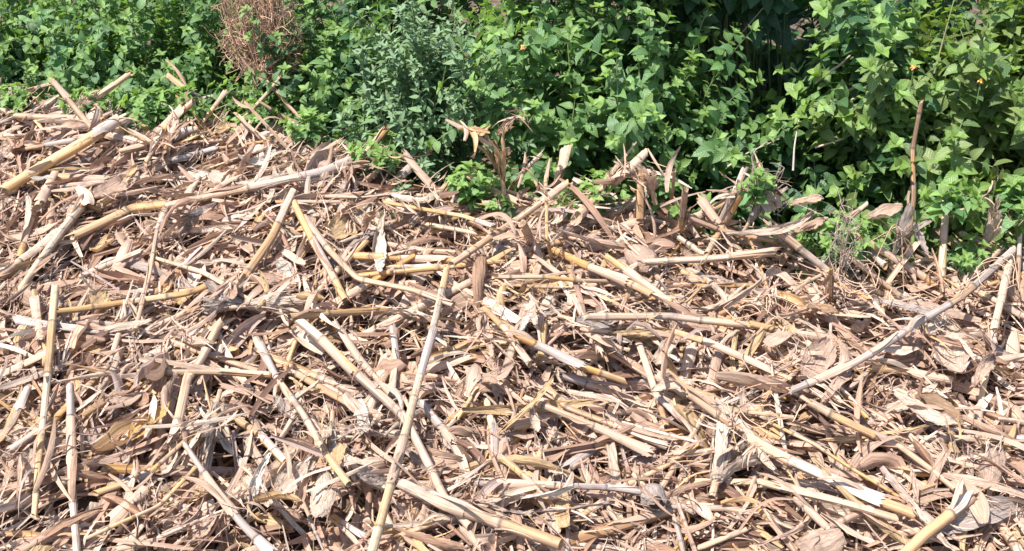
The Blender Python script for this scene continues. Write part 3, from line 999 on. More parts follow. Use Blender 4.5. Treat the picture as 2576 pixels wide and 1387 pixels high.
def husk_bundle(u, v, du, dv, length, width, n, tone, label, flare=.4, lift=.03, y=None, seed=1, spread=2.6, tipdown=.0, bulb=False):
    """an emptied ear husk: overlapping ribbed husk leaves wrapped round one axis"""
    rs = np.random.default_rng(seed)
    a = on_heap(u, v, lift) if y is None else at_y(u, v, y)
    b = on_heap(u + du, v + dv, lift) if y is None else at_y(u + du, v + dv, y - tipdown)
    dep = project(a)[2]
    ax = nrm(b - a); L = length / FPX * dep / max(.5, math.sqrt(1 - (ax @ nrm(a - CAM)) ** 2)); R = width / 2 / FPX * dep
    A = nrm(np.cross(ax, np.array([.1, .2, 1.0]))); B = np.cross(A, ax)
    root = empty("ear_husk", a); tag(root, label, "husk", LEAF_GROUP); USED[label] = 1
    if not bulb: n, spread = (n + 2 if y is not None else n * 2), 1.5
    for i in range(n):
        nt_, m = 15, 11
        t = np.linspace(0, 1, nt_)
        cen = i / n * 6.283 * (1 if bulb else 2.1) + rs.normal(0, .25)
        arc = spread * np.sin(np.clip(t * .93 + .06, 0, 1) * math.pi) ** .55
        if not bulb: arc = rs.uniform(.7, 1.6) * (1 - .75 * t ** 2.2) + .12
        q = np.linspace(-.5, .5, m)
        prof = R * (np.sin(np.clip(.08 + t * .84, 0, 1) * math.pi) ** 1.1 + (flare + .2) * t ** 4 * rs.uniform(-.4, 1.8)) * (1 + .05 * i / n)
        if not bulb: prof = R * (.22 + rs.uniform(.5, .95) * t ** .8 + (.35 + flare) * rs.normal(.1, .7) * t ** 3)
        ph = cen + arc[:, None] * q[None] + .25 * t[:, None] * rs.normal()
        RR = prof[:, None] * (1 + .05 * np.sin(q[None] * 40 + rs.uniform(0, 6)) + .08 * np.sin(t[:, None] * 9 + q[None] * 5 + rs.uniform(0, 6)))
        ll = L * rs.uniform(.8, 1.12)
        V = a + (t * ll)[:, None, None] * ax + RR[..., None] * (np.cos(ph)[..., None] * A + np.sin(ph)[..., None] * B)
        if not bulb:
            V = V + ((t ** 2) * ll)[:, None, None] * (rs.normal(0, .13, 3) + np.array([0, 0, -.12 * rs.random() - (.35 * rs.random() if y is not None else 0)]))
        V = V + rs.normal(0, .0008, V.shape)
        off = rs.uniform(0, 50, 2)
        uv = np.stack(np.broadcast_arrays(q[None] * arc[:, None] * R * 50 + off[0], t[:, None] * 1.4 + off[1]), -1)
        mb = MB(); mb.grid(V, uv, np.array(tone) * rs.uniform(.9, 1.1))
        mb.build("husk_leaf", M_LEAF, root)
        hm_stamp(V.reshape(-1, 3), .003)
    # short shank
    sm = MB(); th = np.linspace(0, 6.283, 8, endpoint=False); tt = np.linspace(-.035, .012, 4)
    V = a + tt[:, None, None] * ax + (R * .22) * (np.cos(th)[None, :, None] * A + np.sin(th)[None, :, None] * B)
    sm.grid(V, np.stack(np.broadcast_arrays(th[None] / 6.28, tt[:, None]), -1), PAL['t'], closed=True)
    sm.build("shank", M_STALK, root)
    return root


PK = (.65, .455, .34); PA = (.76, .595, .46); ST = (.70, .485, .27); GY = (.56, .455, .395); WH = (.82, .73, .62); BR = (.40, .25, .15); YL = (.76, .50, .19)
husk_bundle(1800, 1215, 25, -95, 120, 92, 6, PA, "bulging pale ear husk with a swept-back tip", .1, .03, seed=2)
husk_bundle(1622, 1225, 40, 45, 62, 62, 5, GY, "small rounded grey ear husk beside the level broken stalk", .1, .04, seed=3, bulb=True)
husk_bundle(1648, 690, -55, -65, 95, 66, 6, PK, "swollen brownish ear husk lying mid-heap under the hedge", .1, .03, seed=4, bulb=True)
husk_bundle(1445, 805, 130, 30, 135, 52, 5, GY, "grey pointed ear husk, first of two lying end to end", .05, .03, seed=5)
husk_bundle(1530, 835, 135, 8, 140, 50, 5, ST, "straw-coloured pointed ear husk, second of two lying end to end", .05, .03, seed=6)
husk_bundle(2490, 1235, 10, -115, 120, 62, 5, PK, "ribbed oval ear husk standing near the right edge", .05, .03, seed=7, bulb=True)
husk_bundle(1468, 605, 60, 10, 62, 44, 5, PK, "small bulb-shaped husk beside the splintered standing stalk", .1, .03, seed=8, bulb=True)
husk_bundle(1265, 455, -12, -105, 130, 46, 6, ST, "folded dry husk standing up before the sage shrub", .5, .0, y=2.66, seed=9)
husk_bundle(1480, 560, -75, 20, 85, 56, 4, PK, "ribbed husk stuck to the stout sheathed stalk", .3, .03, seed=10)
husk_bundle(1885, 560, 60, -95, 120, 46, 6, GY, "ragged grey husk standing below the pale disc husk", .6, .0, y=2.50, seed=11)
husk_bundle(2250, 640, 40, -110, 130, 50, 5, GY, "drooping grey husk at the foot of the brown standing stalk", .6, .0, y=2.48, seed=12)
husk_bundle(2480, 610, 40, -90, 120, 60, 6, PA, "torn pale husk standing at the right edge of the hedge", .7, .0, y=2.46, seed=13)
husk_bundle(1640, 480, -20, -70, 90, 60, 6, PK, "crumpled brown husk bundle at the hedge foot behind the stout stalk", .5, .0, y=2.60, seed=14)
husk_bundle(1010, 400, -110, 45, 120, 46, 6, PK, "shaggy wrinkled husk under the hedge beside the very long stalk", .3, .03, seed=15)
husk_bundle(1110, 480, -40, 50, 90, 60, 5, PA, "crinkled husk lying at the hedge foot below the sage shrub", .3, .03, seed=16)
husk_bundle(620, 770, 90, -10, 120, 60, 6, PA, "twisted pale husk pair, the one opening to the right", .4, .045, seed=17)
husk_bundle(610, 765, -70, -10, 90, 72, 4, GY, "twisted grey husk pair, the one opening to the left", .5, .045, seed=18)
husk_bundle(2300, 1000, 90, 40, 130, 60, 5, BR, "dark ribbed husk lying over the shadowed pit", .2, .03, seed=19, bulb=True)
husk_bundle(545, 1015, -30, 105, 130, 56, 6, PA, "pale stringy husk hanging over the dark hollow", .3, .05, seed=20)
husk_bundle(835, 1065, -6, 110, 130, 50, 6, PA, "split pale husk hanging below the thick jointed stalk", .35, .04, seed=22)
husk_bundle(500, 545, -40, 25, 60, 50, 5, PK, "curled rosette of husk leaves above the left middle", .6, .03, seed=23)

hero_leaf(2030, 960, 2085, 860, 78, PK, .5, .4, .25, "wide pinkish leaf facing the sun beside the long grey diagonal stalk", lift=.03)
hero_leaf(2405, 950, 2390, 830, 88, PA, .6, -.3, .2, "broad upright pale leaf with ragged edge behind the diagonal stalk", lift=.03)
hero_leaf(830, 600, 905, 535, 70, ST, .4, .2, .2, "wide straw leaf fragment lit from above near the round cut end", lift=.02)
hero_leaf(890, 560, 920, 520, 54, PA, .5, -.3, .2, "square pale leaf flap beside the wide straw fragment", lift=.025)
hero_leaf(1310, 850, 1330, 780, 22, WH, 1.6, 1.2, .3, "curled white leaf strip standing on end mid-heap", lift=.03)
hero_leaf(1350, 800, 1320, 760, 30, PA, -1.2, .6, .2, "pale folded leaf looping beside the curled white strip", lift=.03)
hero_leaf(1648, 920, 1700, 845, 34, PA, 1.8, .5, .3, "pale arched leaf curling over the orange stalk", lift=.03)
hero_leaf(958, 690, 962, 590, 32, WH, .4, .4, .2, "white papery leaf upright in the middle of the heap", lift=.02)
hero_leaf(600, 415, 700, 395, 26, WH, 1.7, .5, .3, "white curled ribbon leaf near the dead brown bush", bow=.5, lift=.03)
hero_leaf(225, 775, 270, 735, 52, ST, .4, .2, .2, "triangular straw leaf scrap above the level golden stalk", lift=.02, tip=.05)
hero_leaf(2350, 1330, 2580, 1260, 64, GY, .5, .3, .2, "wide grey frayed leaf at the right edge, in front", lift=.035)
hero_leaf(2010, 1385, 2120, 1345, 84, PK, .3, .2, -.3, "rounded grey-pink leaf lying flat in the front", lift=.03, tip=.5)
hero_leaf(815, 1190, 800, 1300, 70, PA, .4, .2, -.25, "broad pointed pale leaf hanging below the falling pale stalk", lift=.03)
hero_leaf(770, 1165, 690, 1245, 56, PA, .5, .4, .2, "creased pale leaf fanning left beside the broad pointed one", lift=.03)
hero_leaf(900, 1190, 970, 1210, 44, GY, .3, .2, .2, "grey flat leaf scrap beside the steep middle stalk", lift=.03)
hero_leaf(860, 1120, 840, 1190, 40, ST, .5, -.4, .2, "straw-coloured folded leaf above the broad pointed one", lift=.03)
hero_leaf(905, 1010, 925, 1090, 34, WH, .6, .4, .2, "white glinting leaf strip below the thick jointed stalk", lift=.03)
hero_leaf(380, 1050, 330, 1110, 52, YL, .9, .5, .3, "yellow crumpled leaf beside the pale steep sheathed stalk", lift=.03)
hero_leaf(425, 1020, 370, 1075, 34, YL, 1.1, -.5, .3, "small yellow leaf tuft above the crumpled yellow one", lift=.035)
hero_leaf(440, 850, 540, 870, 34, PK, .7, .2, .3, "long cupped pinkish leaf left of the steep pale stalk", lift=.02)
hero_leaf(1385, 1245, 1400, 1345, 44, PA, .3, .1, .15, "wide tan leaf with a shadow band, under the level grey stalk", lift=.02, tip=.6)
hero_leaf(1420, 1330, 1415, 1240, 40, ST, .3, .1, .15, "straw leaf overlapping the wide shadow-banded one", lift=.015, tip=.6)
hero_leaf(2000, 860, 1960, 800, 30, ST, .5, .6, .3, "golden boat-shaped leaf at the foot of the thin leaning stalk", lift=.03, tip=.05)
hero_leaf(2030, 775, 2110, 790, 36, BR, .4, .2, .35, "dark brown boat-shaped leaf among the pale litter", lift=.03, tip=.1)
hero_leaf(2270, 890, 2310, 790, 50, PK, .6, .2, .25, "upright folded leaf in front of the diagonal stalk", lift=.03)
hero_leaf(2335, 850, 2375, 800, 40, WH, 1.0, .5, .3, "small white curved leaf by the diagonal stalk", lift=.03)
hero_leaf(2220, 760, 2350, 790, 44, GY, .3, .2, .15, "grey flat sheath strip behind the diagonal stalk", lift=.03)
hero_leaf(45, 950, 65, 850, 46, PK, .6, .3, .25, "pink-grey folded leaf standing at the left edge", lift=.02)
hero_leaf(60, 1230, 75, 1130, 60, PA, .5, -.2, .3, "large pale leaf mass left of the bright yellow stalk", lift=.02)
hero_leaf(130, 1200, 110, 1100, 44, PK, .5, .4, .3, "pinkish leaf tucked between two steep stalks", lift=.015)
hero_leaf(620, 1200, 680, 1270, 46, PA, .6, .3, .25, "pale twisted leaf behind the grey tapering stick", lift=.03)
hero_leaf(1730, 960, 1640, 985, 40, PA, .8, .4, .3, "small pale square leaf near the broken orange stalk", lift=.04)
hero_leaf(1350, 1090, 1330, 1010, 26, PA, 1.0, .4, .3, "small bent pale leaf at the end of the golden stub", lift=.03)
hero_leaf(1190, 975, 1300, 915, 34, PK, 1.2, .6, .3, "arched pinkish leaf looping over the level stalk end", lift=.045)
hero_leaf(1215, 800, 1245, 910, 22, PK, .8, 1.6, .3, "twisted dark pink leaf strip right of the steep middle stalk", lift=.035)
hero_leaf(2070, 1010, 2150, 930, 30, PK, .6, .8, .3, "narrow pink leaf twisted beside the long diagonal stalk", lift=.04)
hero_leaf(2455, 970, 2500, 880, 34, PK, .8, 2.4, .35, "spiral twisted leaf wrapped on the pale steep stalk", lift=.05)
hero_leaf(2250, 1000, 2420, 1075, 38, PA, .6, .7, .3, "long wavy leaf spanning the shadowed pit", lift=.04)
hero_leaf(545, 1300, 470, 1380, 40, PK, .9, .5, .3, "frayed pink leaf bundle in front of the grey widening stalk", lift=.02)
hero_leaf(690, 1000, 750, 1060, 30, GY, .4, .3, .2, "dull grey leaf half shaded beside the dark hollow", lift=.0)
hero_leaf(350, 1000, 270, 1010, 40, PK, .5, .3, .3, "pink wrinkled leaf left of the pale steep sheathed stalk", lift=.03)
hero_leaf(30, 400, 0, 380, 40, PA, .3, .2, .2, "pale rounded leaf cut by the left edge", lift=.02)
hero_leaf(240, 500, 340, 450, 52, PK, .7, .5, .35, "crinkled pinkish husk leaf above the level golden stalk", lift=.03)
hero_leaf(530, 440, 590, 470, 44, PA, .4, .3, .2, "pale broad leaf between the level stalks behind", lift=.02)
hero_leaf(550, 340, 575, 310, 34, ST, .7, .3, .3, "straw cupped leaf just below the dead brown bush", lift=.03)
hero_leaf(690, 560, 740, 640, 50, PA, .5, .2, .3, "broad leaf under the clean cut stalk", lift=.01)
hero_leaf(700, 660, 760, 720, 40, WH, .6, .6, .3, "white wrinkled leaf between two golden stalks", lift=.02)
hero_leaf(1945, 530, 1905, 440, 58, PA, .3, .1, .3, "pale disc-shaped husk leaf facing out at the hedge", lift=0, tip=.7, y1=2.48, y2=2.52)
hero_leaf(1170, 350, 1235, 325, 26, ST, 1.6, .2, .4, "drooping straw leaf tip bent over from the standing husk", y1=2.62, y2=2.66, lift=0)
hero_leaf(1290, 300, 1250, 345, 24, BR, .5, .4, .3, "brown leaf tip pointing up behind the standing husk", y1=2.72, y2=2.68, lift=0)
hero_leaf(1990, 520, 2070, 500, 40, PK, .5, .4, .3, "crumpled pink leaf heap below the small seedling", y1=2.5, y2=2.5, lift=0)
hero_leaf(2000, 590, 2075, 555, 36, PK, .5, .4, .3, "pleated pink leaf in front of the crumpled one", y1=2.44, y2=2.46, lift=0)
hero_leaf(2290, 560, 2330, 640, 30, GY, .8, .5, .3, "shrivelled grey leaf clinging to the brown standing stalk", y1=2.46, y2=2.44, lift=0)
hero_leaf(2180, 560, 2270, 520, 44, PK, .8, .8, .4, "shaggy brown leaf tuft left of the brown standing stalk", y1=2.5, y2=2.52, lift=0)

random_leaves(50, np.random.default_rng(33), -.006, .006, True, (.10, .26), (.007, .020))

# upper loose litter lying on the stalks
rl2 = np.random.default_rng(4)
litter_batch(lit, 520, rl2, (.06, .15), (.016, .036), 1.0, .4, 8, 6, -.012, .004, .25, .07, hm=True, back=.0)
litter_batch(lit, 700, rl2, (.08, .22), (.007, .014), .25, .75, 7, 4, -.012, .003, .12, .03, hm=True, back=.0)
litter_batch(lit, 800, rl2, (.09, .24), (.006, .016), .9, .35, 8, 4, -.014, .003, .16, .06, hm=True, back=.0)
litter_batch(lit, 5500, rl2, (.04, .14), (.0018, .006), 1.0, .3, 5, 2, -.016, .004, .25, hm=True, back=.0, tuft=8)
litter_batch(lit, 1200, rl2, (.03, .09), (.0015, .005), 1.2, .25, 4, 2, -.014, .004, .35, hm=True, back=.0)
for t in TOP:
    for line in hero_lines:
        if line.startswith(t): hero_stalk(line)
litter_batch(lit, 500, rl2, (.05, .13), (.002, .007), 1.1, .3, 6, 2, -.012, .004, .25, hm=True, back=.0)
litter_batch(lit, 3500, rl2, (.03, .13), (.0009, .002), 1.6, 0, 6, 1, -.01, .010, .35, hm=True, back=.02, tuft=4)
o = lit.build("crop_litter", M_LITTER)
tag(o, "loose litter of shredded maize leaves and fibres covering the heap", "litter", None, "stuff")


# ------------------------------------------------------------------ tubes for stems, twigs, vines
def tubes(mb, paths, r0, r1, col, m=5):
    """paths [N,n,3]; r0,r1 [N]; col [N,3]"""
    P = np.asarray(paths, float); N, n, _ = P.shape
    T = nrm(np.gradient(P, axis=1))
    ref = np.where(np.abs(T[..., 2:3]) < .9, np.array([0, 0, 1.0]), np.array([1.0, 0, 0]))
    A = nrm(np.cross(T, ref)); B = np.cross(A, T)
    ph = np.linspace(0, 6.2832, m, endpoint=False)
    r = np.asarray(r0)[:, None] + (np.asarray(r1) - np.asarray(r0))[:, None] * np.linspace(0, 1, n)[None]
    V = P[:, :, None] + r[:, :, None, None] * (np.cos(ph)[None, None, :, None] * A[:, :, None] + np.sin(ph)[None, None, :, None] * B[:, :, None])
    uv = np.stack(np.broadcast_arrays(ph[None, None] / 6.28, np.linspace(0, 1, n)[None, :, None] + np.zeros((N, 1, 1))), -1)
    mb.grid(V, uv, np.asarray(col), closed=True)


def bezier(a, b, c, n):
    t = np.linspace(0, 1, n)[None, :, None]
    return (1 - t) ** 2 * a[:, None] + 2 * t * (1 - t) * b[:, None] + t * t * c[:, None]


def leaf_batch(mb, O, D, U, L, Wd, col, rs, droop=.35, fold=.35, nseg=5, wave=.10):
    """green blades: base O, axis D, upper normal U"""
    N = len(O)
    D = nrm(D); Sd = nrm(np.cross(D, U)); U = np.cross(Sd, D)
    s = np.linspace(0, 1, nseg + 1)
    w = np.sin(np.pi * np.clip(s, 0, 1) ** .72) ** .85
    w[0] = .06; w[-1] = .02
    q = np.array([-1., 0, 1.])
    dr = droop * rs.uniform(.3, 1.7, N)
    fo = fold * rs.uniform(.2, 1.8, N)
    cur = s ** 2
    C = O[:, None] + D[:, None] * (L[:, None] * (s - .12 * dr[:, None] * cur))[..., None] - U[:, None] * (L * dr)[:, None, None] * cur[None, :, None]
    lat = (Wd[:, None] * w)[:, :, None] * .5 * q
    wv = rs.normal(0, wave, (N, nseg + 1, 3)) * np.abs(q)
    nz = (Wd[:, None] * w)[:, :, None] * .5 * (np.abs(q) * fo[:, None, None] + wv)
    P = C[:, :, None] + Sd[:, None, None] * lat[..., None] + U[:, None, None] * nz[..., None]
    uv = np.stack(np.broadcast_arrays(q[None, None] + np.zeros((N, 1, 1)), s[None, :, None]), -1)
    cc = np.broadcast_to(col[:, None, None], (N, nseg + 1, 3, 3))
    mb.grid(P, uv, cc)


def foliage_on(paths, start, step, leafL, aspect, rs, tints, tip_tint, mbL, ang=1.0, droop=.35, fold=.35, tipn=4, up=.8, grow=1.0, outw=None, face=.85):
    """opposite, decussate leaf pairs along stems [N,n,3] and small rosettes at the tips"""
    N, n, _ = paths.shape
    Os, Ds, Us, Ls, Cs = [], [], [], [], []
    for i in range(N):
        p = paths[i]
        s = np.concatenate([[0], np.cumsum(np.linalg.norm(np.diff(p, axis=0), axis=1))]); L = s[-1]
        x = np.arange(L * start, L, step) + rs.uniform(-.3, .3) * step
        x = x[(x > 0) & (x < L)]
        if len(x) == 0: continue
        C = np.stack([np.interp(x, s, p[:, k]) for k in range(3)], 1)
        T = nrm(np.stack([np.interp(x, s, np.gradient(p[:, k], s)) for k in range(3)], 1))
        ref = np.array([.3, .2, 1.0]); A = nrm(np.cross(T, ref)); B = np.cross(A, T)
        az = rs.uniform(0, 6.28) + np.arange(len(x)) * 1.57 + rs.normal(0, .35, len(x))
        fr = x / L
        for side in (0, math.pi):
            a = az + side
            R = np.cos(a)[:, None] * A + np.sin(a)[:, None] * B
            an = rs.normal(ang, .25, len(x))
            D = np.cos(an)[:, None] * T + np.sin(an)[:, None] * R + rs.normal(0, .15, (len(x), 3))
            D[:, 2] -= .12
            U = T * .35 + np.array([0, 0, up]) + rs.normal(0, .3, (len(x), 3))
            if outw is not None:
                h_ = (C - outw) * np.array([1, 1, .3]); U = U + face * nrm(h_)
            U = nrm(U)
            Os.append(C + R * .002); Ds.append(D); Us.append(U)
            sz = leafL * (1 - .45 * fr ** 3) * rs.uniform(.6, 1.2, len(x)) * grow
            Ls.append(sz)
            base = tints[rs.choice(len(tints), len(x))] * rs.uniform(.75, 1.25, (len(x), 1))
            k = (np.clip(fr - .6, 0, 1) / .4)[:, None] ** 1.5 * .75
            Cs.append(base * (1 - k) + k * tip_tint)
        # tip rosette
        k = tipn
        a = rs.uniform(0, 6.28) + np.arange(k) * 6.283 / k
        t = T[-1]; Aa, Bb = A[-1], B[-1]
        R = np.cos(a)[:, None] * Aa + np.sin(a)[:, None] * Bb
        Os.append(np.repeat(p[-1:], k, 0)); Ds.append(t * .75 + R * .8); Us.append(nrm(t + np.array([0, 0, .5]) + 0 * R))
        Ls.append(leafL * rs.uniform(.35, .7, k)); Cs.append(np.repeat(tip_tint[None], k, 0) * rs.uniform(.8, 1.2, (k, 1)))
    if not Os: return
    O, D, U, L, C = map(np.concatenate, (Os, Ds, Us, Ls, Cs))
    leaf_batch(mbL, O, D, U, L, L * aspect * rs.uniform(.85, 1.15, len(L)), C, rs, droop, fold)


G_MID = np.array([(.124, .226, .080), (.102, .196, .074), (.140, .250, .088), (.084, .174, .070), (.124, .210, .096)])
G_TIP = np.array([.205, .32, .09])
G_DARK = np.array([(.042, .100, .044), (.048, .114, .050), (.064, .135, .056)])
G_SAGE = np.array([(.130, .215, .100), (.105, .185, .085), (.150, .235, .110)])
G_YEL = np.array([(.160, .220, .070), (.135, .200, .070), (.185, .240, .090), (.105, .170, .064)])


def shrub(name, label, cat, u, y, rx, ry, h, nst, leafL, aspect, tints, tip, seed, group=None, mat=None, side=4, step=.030, upright=0., low=.12,
          droop=.35, fold=.35, ang=1.0, up=.8, zb=None, start=.45, sl=(.10, .24), lean=(0, 0)):
    """stems fan out from the foot to points on a lumpy dome; side shoots and leaves along them"""
    rs = np.random.default_rng(seed)
    y -= .05; leafL *= .97; step *= .92
    d = ray(u, 400)
    x0 = d[0] / d[1] * y
    z0 = 0. if zb is None else zb
    root_p = np.array([x0, y, z0])
    root = empty(name, root_p)
    tag(root, label, cat, group)
    USED[label] = 1
    # ends on the dome
    az = rs.uniform(0, 6.283, nst); el = np.arcsin(rs.uniform(low, 1, nst))
    lump = 1 + .16 * np.sin(az * 3 + seed) * np.cos(el * 4 + seed) + rs.normal(0, .07, nst)
    E = np.stack([rx * np.cos(az) * np.cos(el) * lump, ry * np.sin(az) * np.cos(el) * lump, h * np.sin(el) * lump], 1) + root_p + np.array([lean[0], lean[1], 0])
    A = root_p + rs.normal(0, 1, (nst, 3)) * np.array([rx * .18, ry * .18, 0])
    Mi = A * .35 + E * .65; Mi[:, 2] = z0 + (E[:, 2] - z0) * (.75 + .3 * upright) + .05
    Mi[:, :2] = A[:, :2] + (E[:, :2] - A[:, :2]) * (.55 - .35 * upright)
    paths = bezier(A, Mi, E, 14)
    mbS, mbL = MB(), MB()
    scol = np.array([.12, .15, .06]) * rs.uniform(.7, 1.3, (nst, 1))
    tubes(mbS, paths, np.full(nst, .0038), np.full(nst, .0012), scol)
    foliage_on(paths, start, step, leafL, aspect, rs, tints, tip, mbL, ang, droop, fold, up=up, outw=root_p)
    # side shoots
    if side:
        k = nst * side
        i = np.repeat(np.arange(nst), side); f = rs.uniform(.45, .97, k)
        idx = f * 13; i0 = np.minimum(idx.astype(int), 12)
        B0 = paths[i, i0] + (paths[i, i0 + 1] - paths[i, i0]) * (idx - i0)[:, None]
        out = nrm(B0 - (root_p + np.array([0, 0, h * .25])))
        dirv = nrm(out * .8 + rs.normal(0, .55, (k, 3)) + np.array([0, 0, .25 + upright * .8]))
        ln = rs.uniform(*sl, k)
        E2 = B0 + dirv * ln[:, None]
        E2[:, 2] = np.maximum(E2[:, 2], z0 + .03)
        M2 = (B0 + E2) / 2 + np.array([0, 0, .02])
        p2 = bezier(B0, M2, E2, 6)
        tubes(mbS, p2, np.full(k, .0018), np.full(k, .0008), np.array([.13, .18, .07]) * rs.uniform(.7, 1.3, (k, 1)), 4)
        foliage_on(p2, .15, step * .9, leafL * .92, aspect, rs, tints, tip, mbL, ang, droop, fold, up=up, outw=root_p)
    mbS.build("stems", M_STEM, root)
    mbL.build("foliage", mat or M_GREEN, root)
    return root, E, rs


def flowers(root, pts, rs):
    """lantana heads: small domes of orange and yellow florets on a stalk"""
    for p in pts:
        mb = MB(); n = 26
        a = rs.uniform(0, 6.28, n); e = np.arcsin(rs.uniform(.1, 1, n))
        N_ = np.stack([np.cos(a) * np.cos(e), np.sin(a) * np.cos(e), np.sin(e)], 1)
        C = np.array([[.75, .28, .05], [.8, .5, .06], [.7, .25, .16]])[(e < .6).astype(int) * 0 + rs.choice(3, n)]
        O = p + N_ * .006
        leaf_batch(mb, O, nrm(np.cross(N_, rs.normal(0, 1, (n, 3)))), N_, np.full(n, .006), np.full(n, .005), C, rs, .1, .1, 2, .05)
        tubes(mb, np.array([[p - [0, 0, .05], p - [0, 0, .02], p]]), [.0012], [.001], np.array([[.12, .2, .06]]), 4)
        mb.build("flower_head", M_PETAL, root)


HEDGE = "shrubs of the hedge behind the heap"
LAN = "lantana_shrub"
r1, _, ra = shrub(LAN, "low bright green bush at the far left edge of the hedge", "shrub", -150, 3.62, .42, .36, .66, 84, .043, .64, G_MID, G_TIP, 101, HEDGE)
r2, _, _ = shrub(LAN, "low bright green bush left of the one with the pale stub", "shrub", 180, 3.70, .40, .36, .66, 84, .043, .64, G_MID, G_TIP, 102, HEDGE)
r3, _, _ = shrub(LAN, "dense green bush with a pale stalk stub in it, left of the dead bush", "shrub", 470, 3.62, .36, .36, .62, 84, .043, .64, G_MID, G_TIP, 103, HEDGE)
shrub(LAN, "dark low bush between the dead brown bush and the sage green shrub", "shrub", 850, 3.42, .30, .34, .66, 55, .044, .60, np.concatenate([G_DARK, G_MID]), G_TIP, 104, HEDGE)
shrub("sage_shrub", "grey-green shrub with upright spires of pale oval leaves", "shrub", 1105, 3.08, .24, .26, .56, 60, .042, .42, G_SAGE, np.array([.19, .28, .15]), 105, HEDGE,
      M_SAGE, 4, .020, .5, .15, .25, .3, .9, .9)
r4, _, _ = shrub(LAN, "tall green lantana bush right of the grey-green shrub", "shrub", 1400, 3.20, .30, .36, .80, 62, .048, .62, G_MID, G_TIP, 106, HEDGE)
r5, _, _ = shrub(LAN, "green lantana bush at the left rim of the dark hollow", "shrub", 1620, 3.06, .24, .34, .66, 52, .050, .62, G_MID, G_TIP, 107, HEDGE)
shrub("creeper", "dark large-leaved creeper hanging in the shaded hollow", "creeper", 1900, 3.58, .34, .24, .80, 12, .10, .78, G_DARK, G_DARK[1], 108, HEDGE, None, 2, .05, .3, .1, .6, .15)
r6, _, _ = shrub(LAN, "low lantana bush under the dark hollow with a leafy top", "shrub", 1830, 3.00, .20, .22, .30, 26, .050, .62, np.concatenate([G_MID, G_DARK]), G_TIP, 109, HEDGE)
r7, _, _ = shrub(LAN, "lantana bush right of the hollow, with bare pale twigs", "shrub", 2150, 3.02, .20, .26, .62, 34, .062, .70, np.concatenate([G_MID[:1], G_DARK]), G_TIP, 110, HEDGE)
r8, _, _ = shrub(LAN, "yellowish green lantana bush around the brown standing stalk", "shrub", 2330, 2.92, .26, .30, .66, 56, .056, .68, G_YEL, np.array([.17, .27, .06]), 111, HEDGE)
r9, _, _ = shrub(LAN, "yellow-green lantana bush with orange flowers at the right edge", "shrub", 2600, 2.92, .30, .34, .72, 60, .058, .68, G_YEL, np.array([.18, .27, .06]), 112, HEDGE)
shrub("added_shade_shrub", "unseen overhanging bush added above the view to shade the dark hollow", "shrub", 1850, 3.5, .36, .30, 1.15, 70, .075, .75, G_DARK, G_DARK[2], 120, HEDGE, None, 4, .03, .5, .74, .5, .3,
      start=.72, sl=(.08, .2), lean=(-.26, -.36))  # canopy added out of view, leaned sunward so its shadow darkens the hollow
# the second row, taller, behind
for k, (u, y, rx, ry, h, lab) in enumerate([
        (-500, 4.0, .5, .5, .8, "green bush beyond the left end of the hedge"),
        (60, 4.35, .55, .5, .80, "rear green bush behind the low left thicket"),
        (560, 4.3, .5, .5, .80, "rear green bush behind the dead brown bush"),
        (1000, 4.1, .5, .5, .95, "rear dark bush behind the sage green shrub"),
        (1400, 4.0, .5, .45, 1.1, "rear dark bush behind the tall lantana"),
        (1780, 4.35, .6, .4, 1.0, "deep shaded bush at the back of the dark hollow"),
        (2250, 3.7, .5, .45, 1.05, "rear dark bush behind the bare pale twigs"),
        (2750, 3.6, .5, .5, 1.1, "rear green bush beyond the right edge of the hedge")]):
    shrub("hedge_shrub", lab, "shrub", u, y, rx, ry, h, 46, .055, .64, np.concatenate([G_MID, G_DARK]), G_TIP * .8, 130 + k, HEDGE, None, 3, .036)

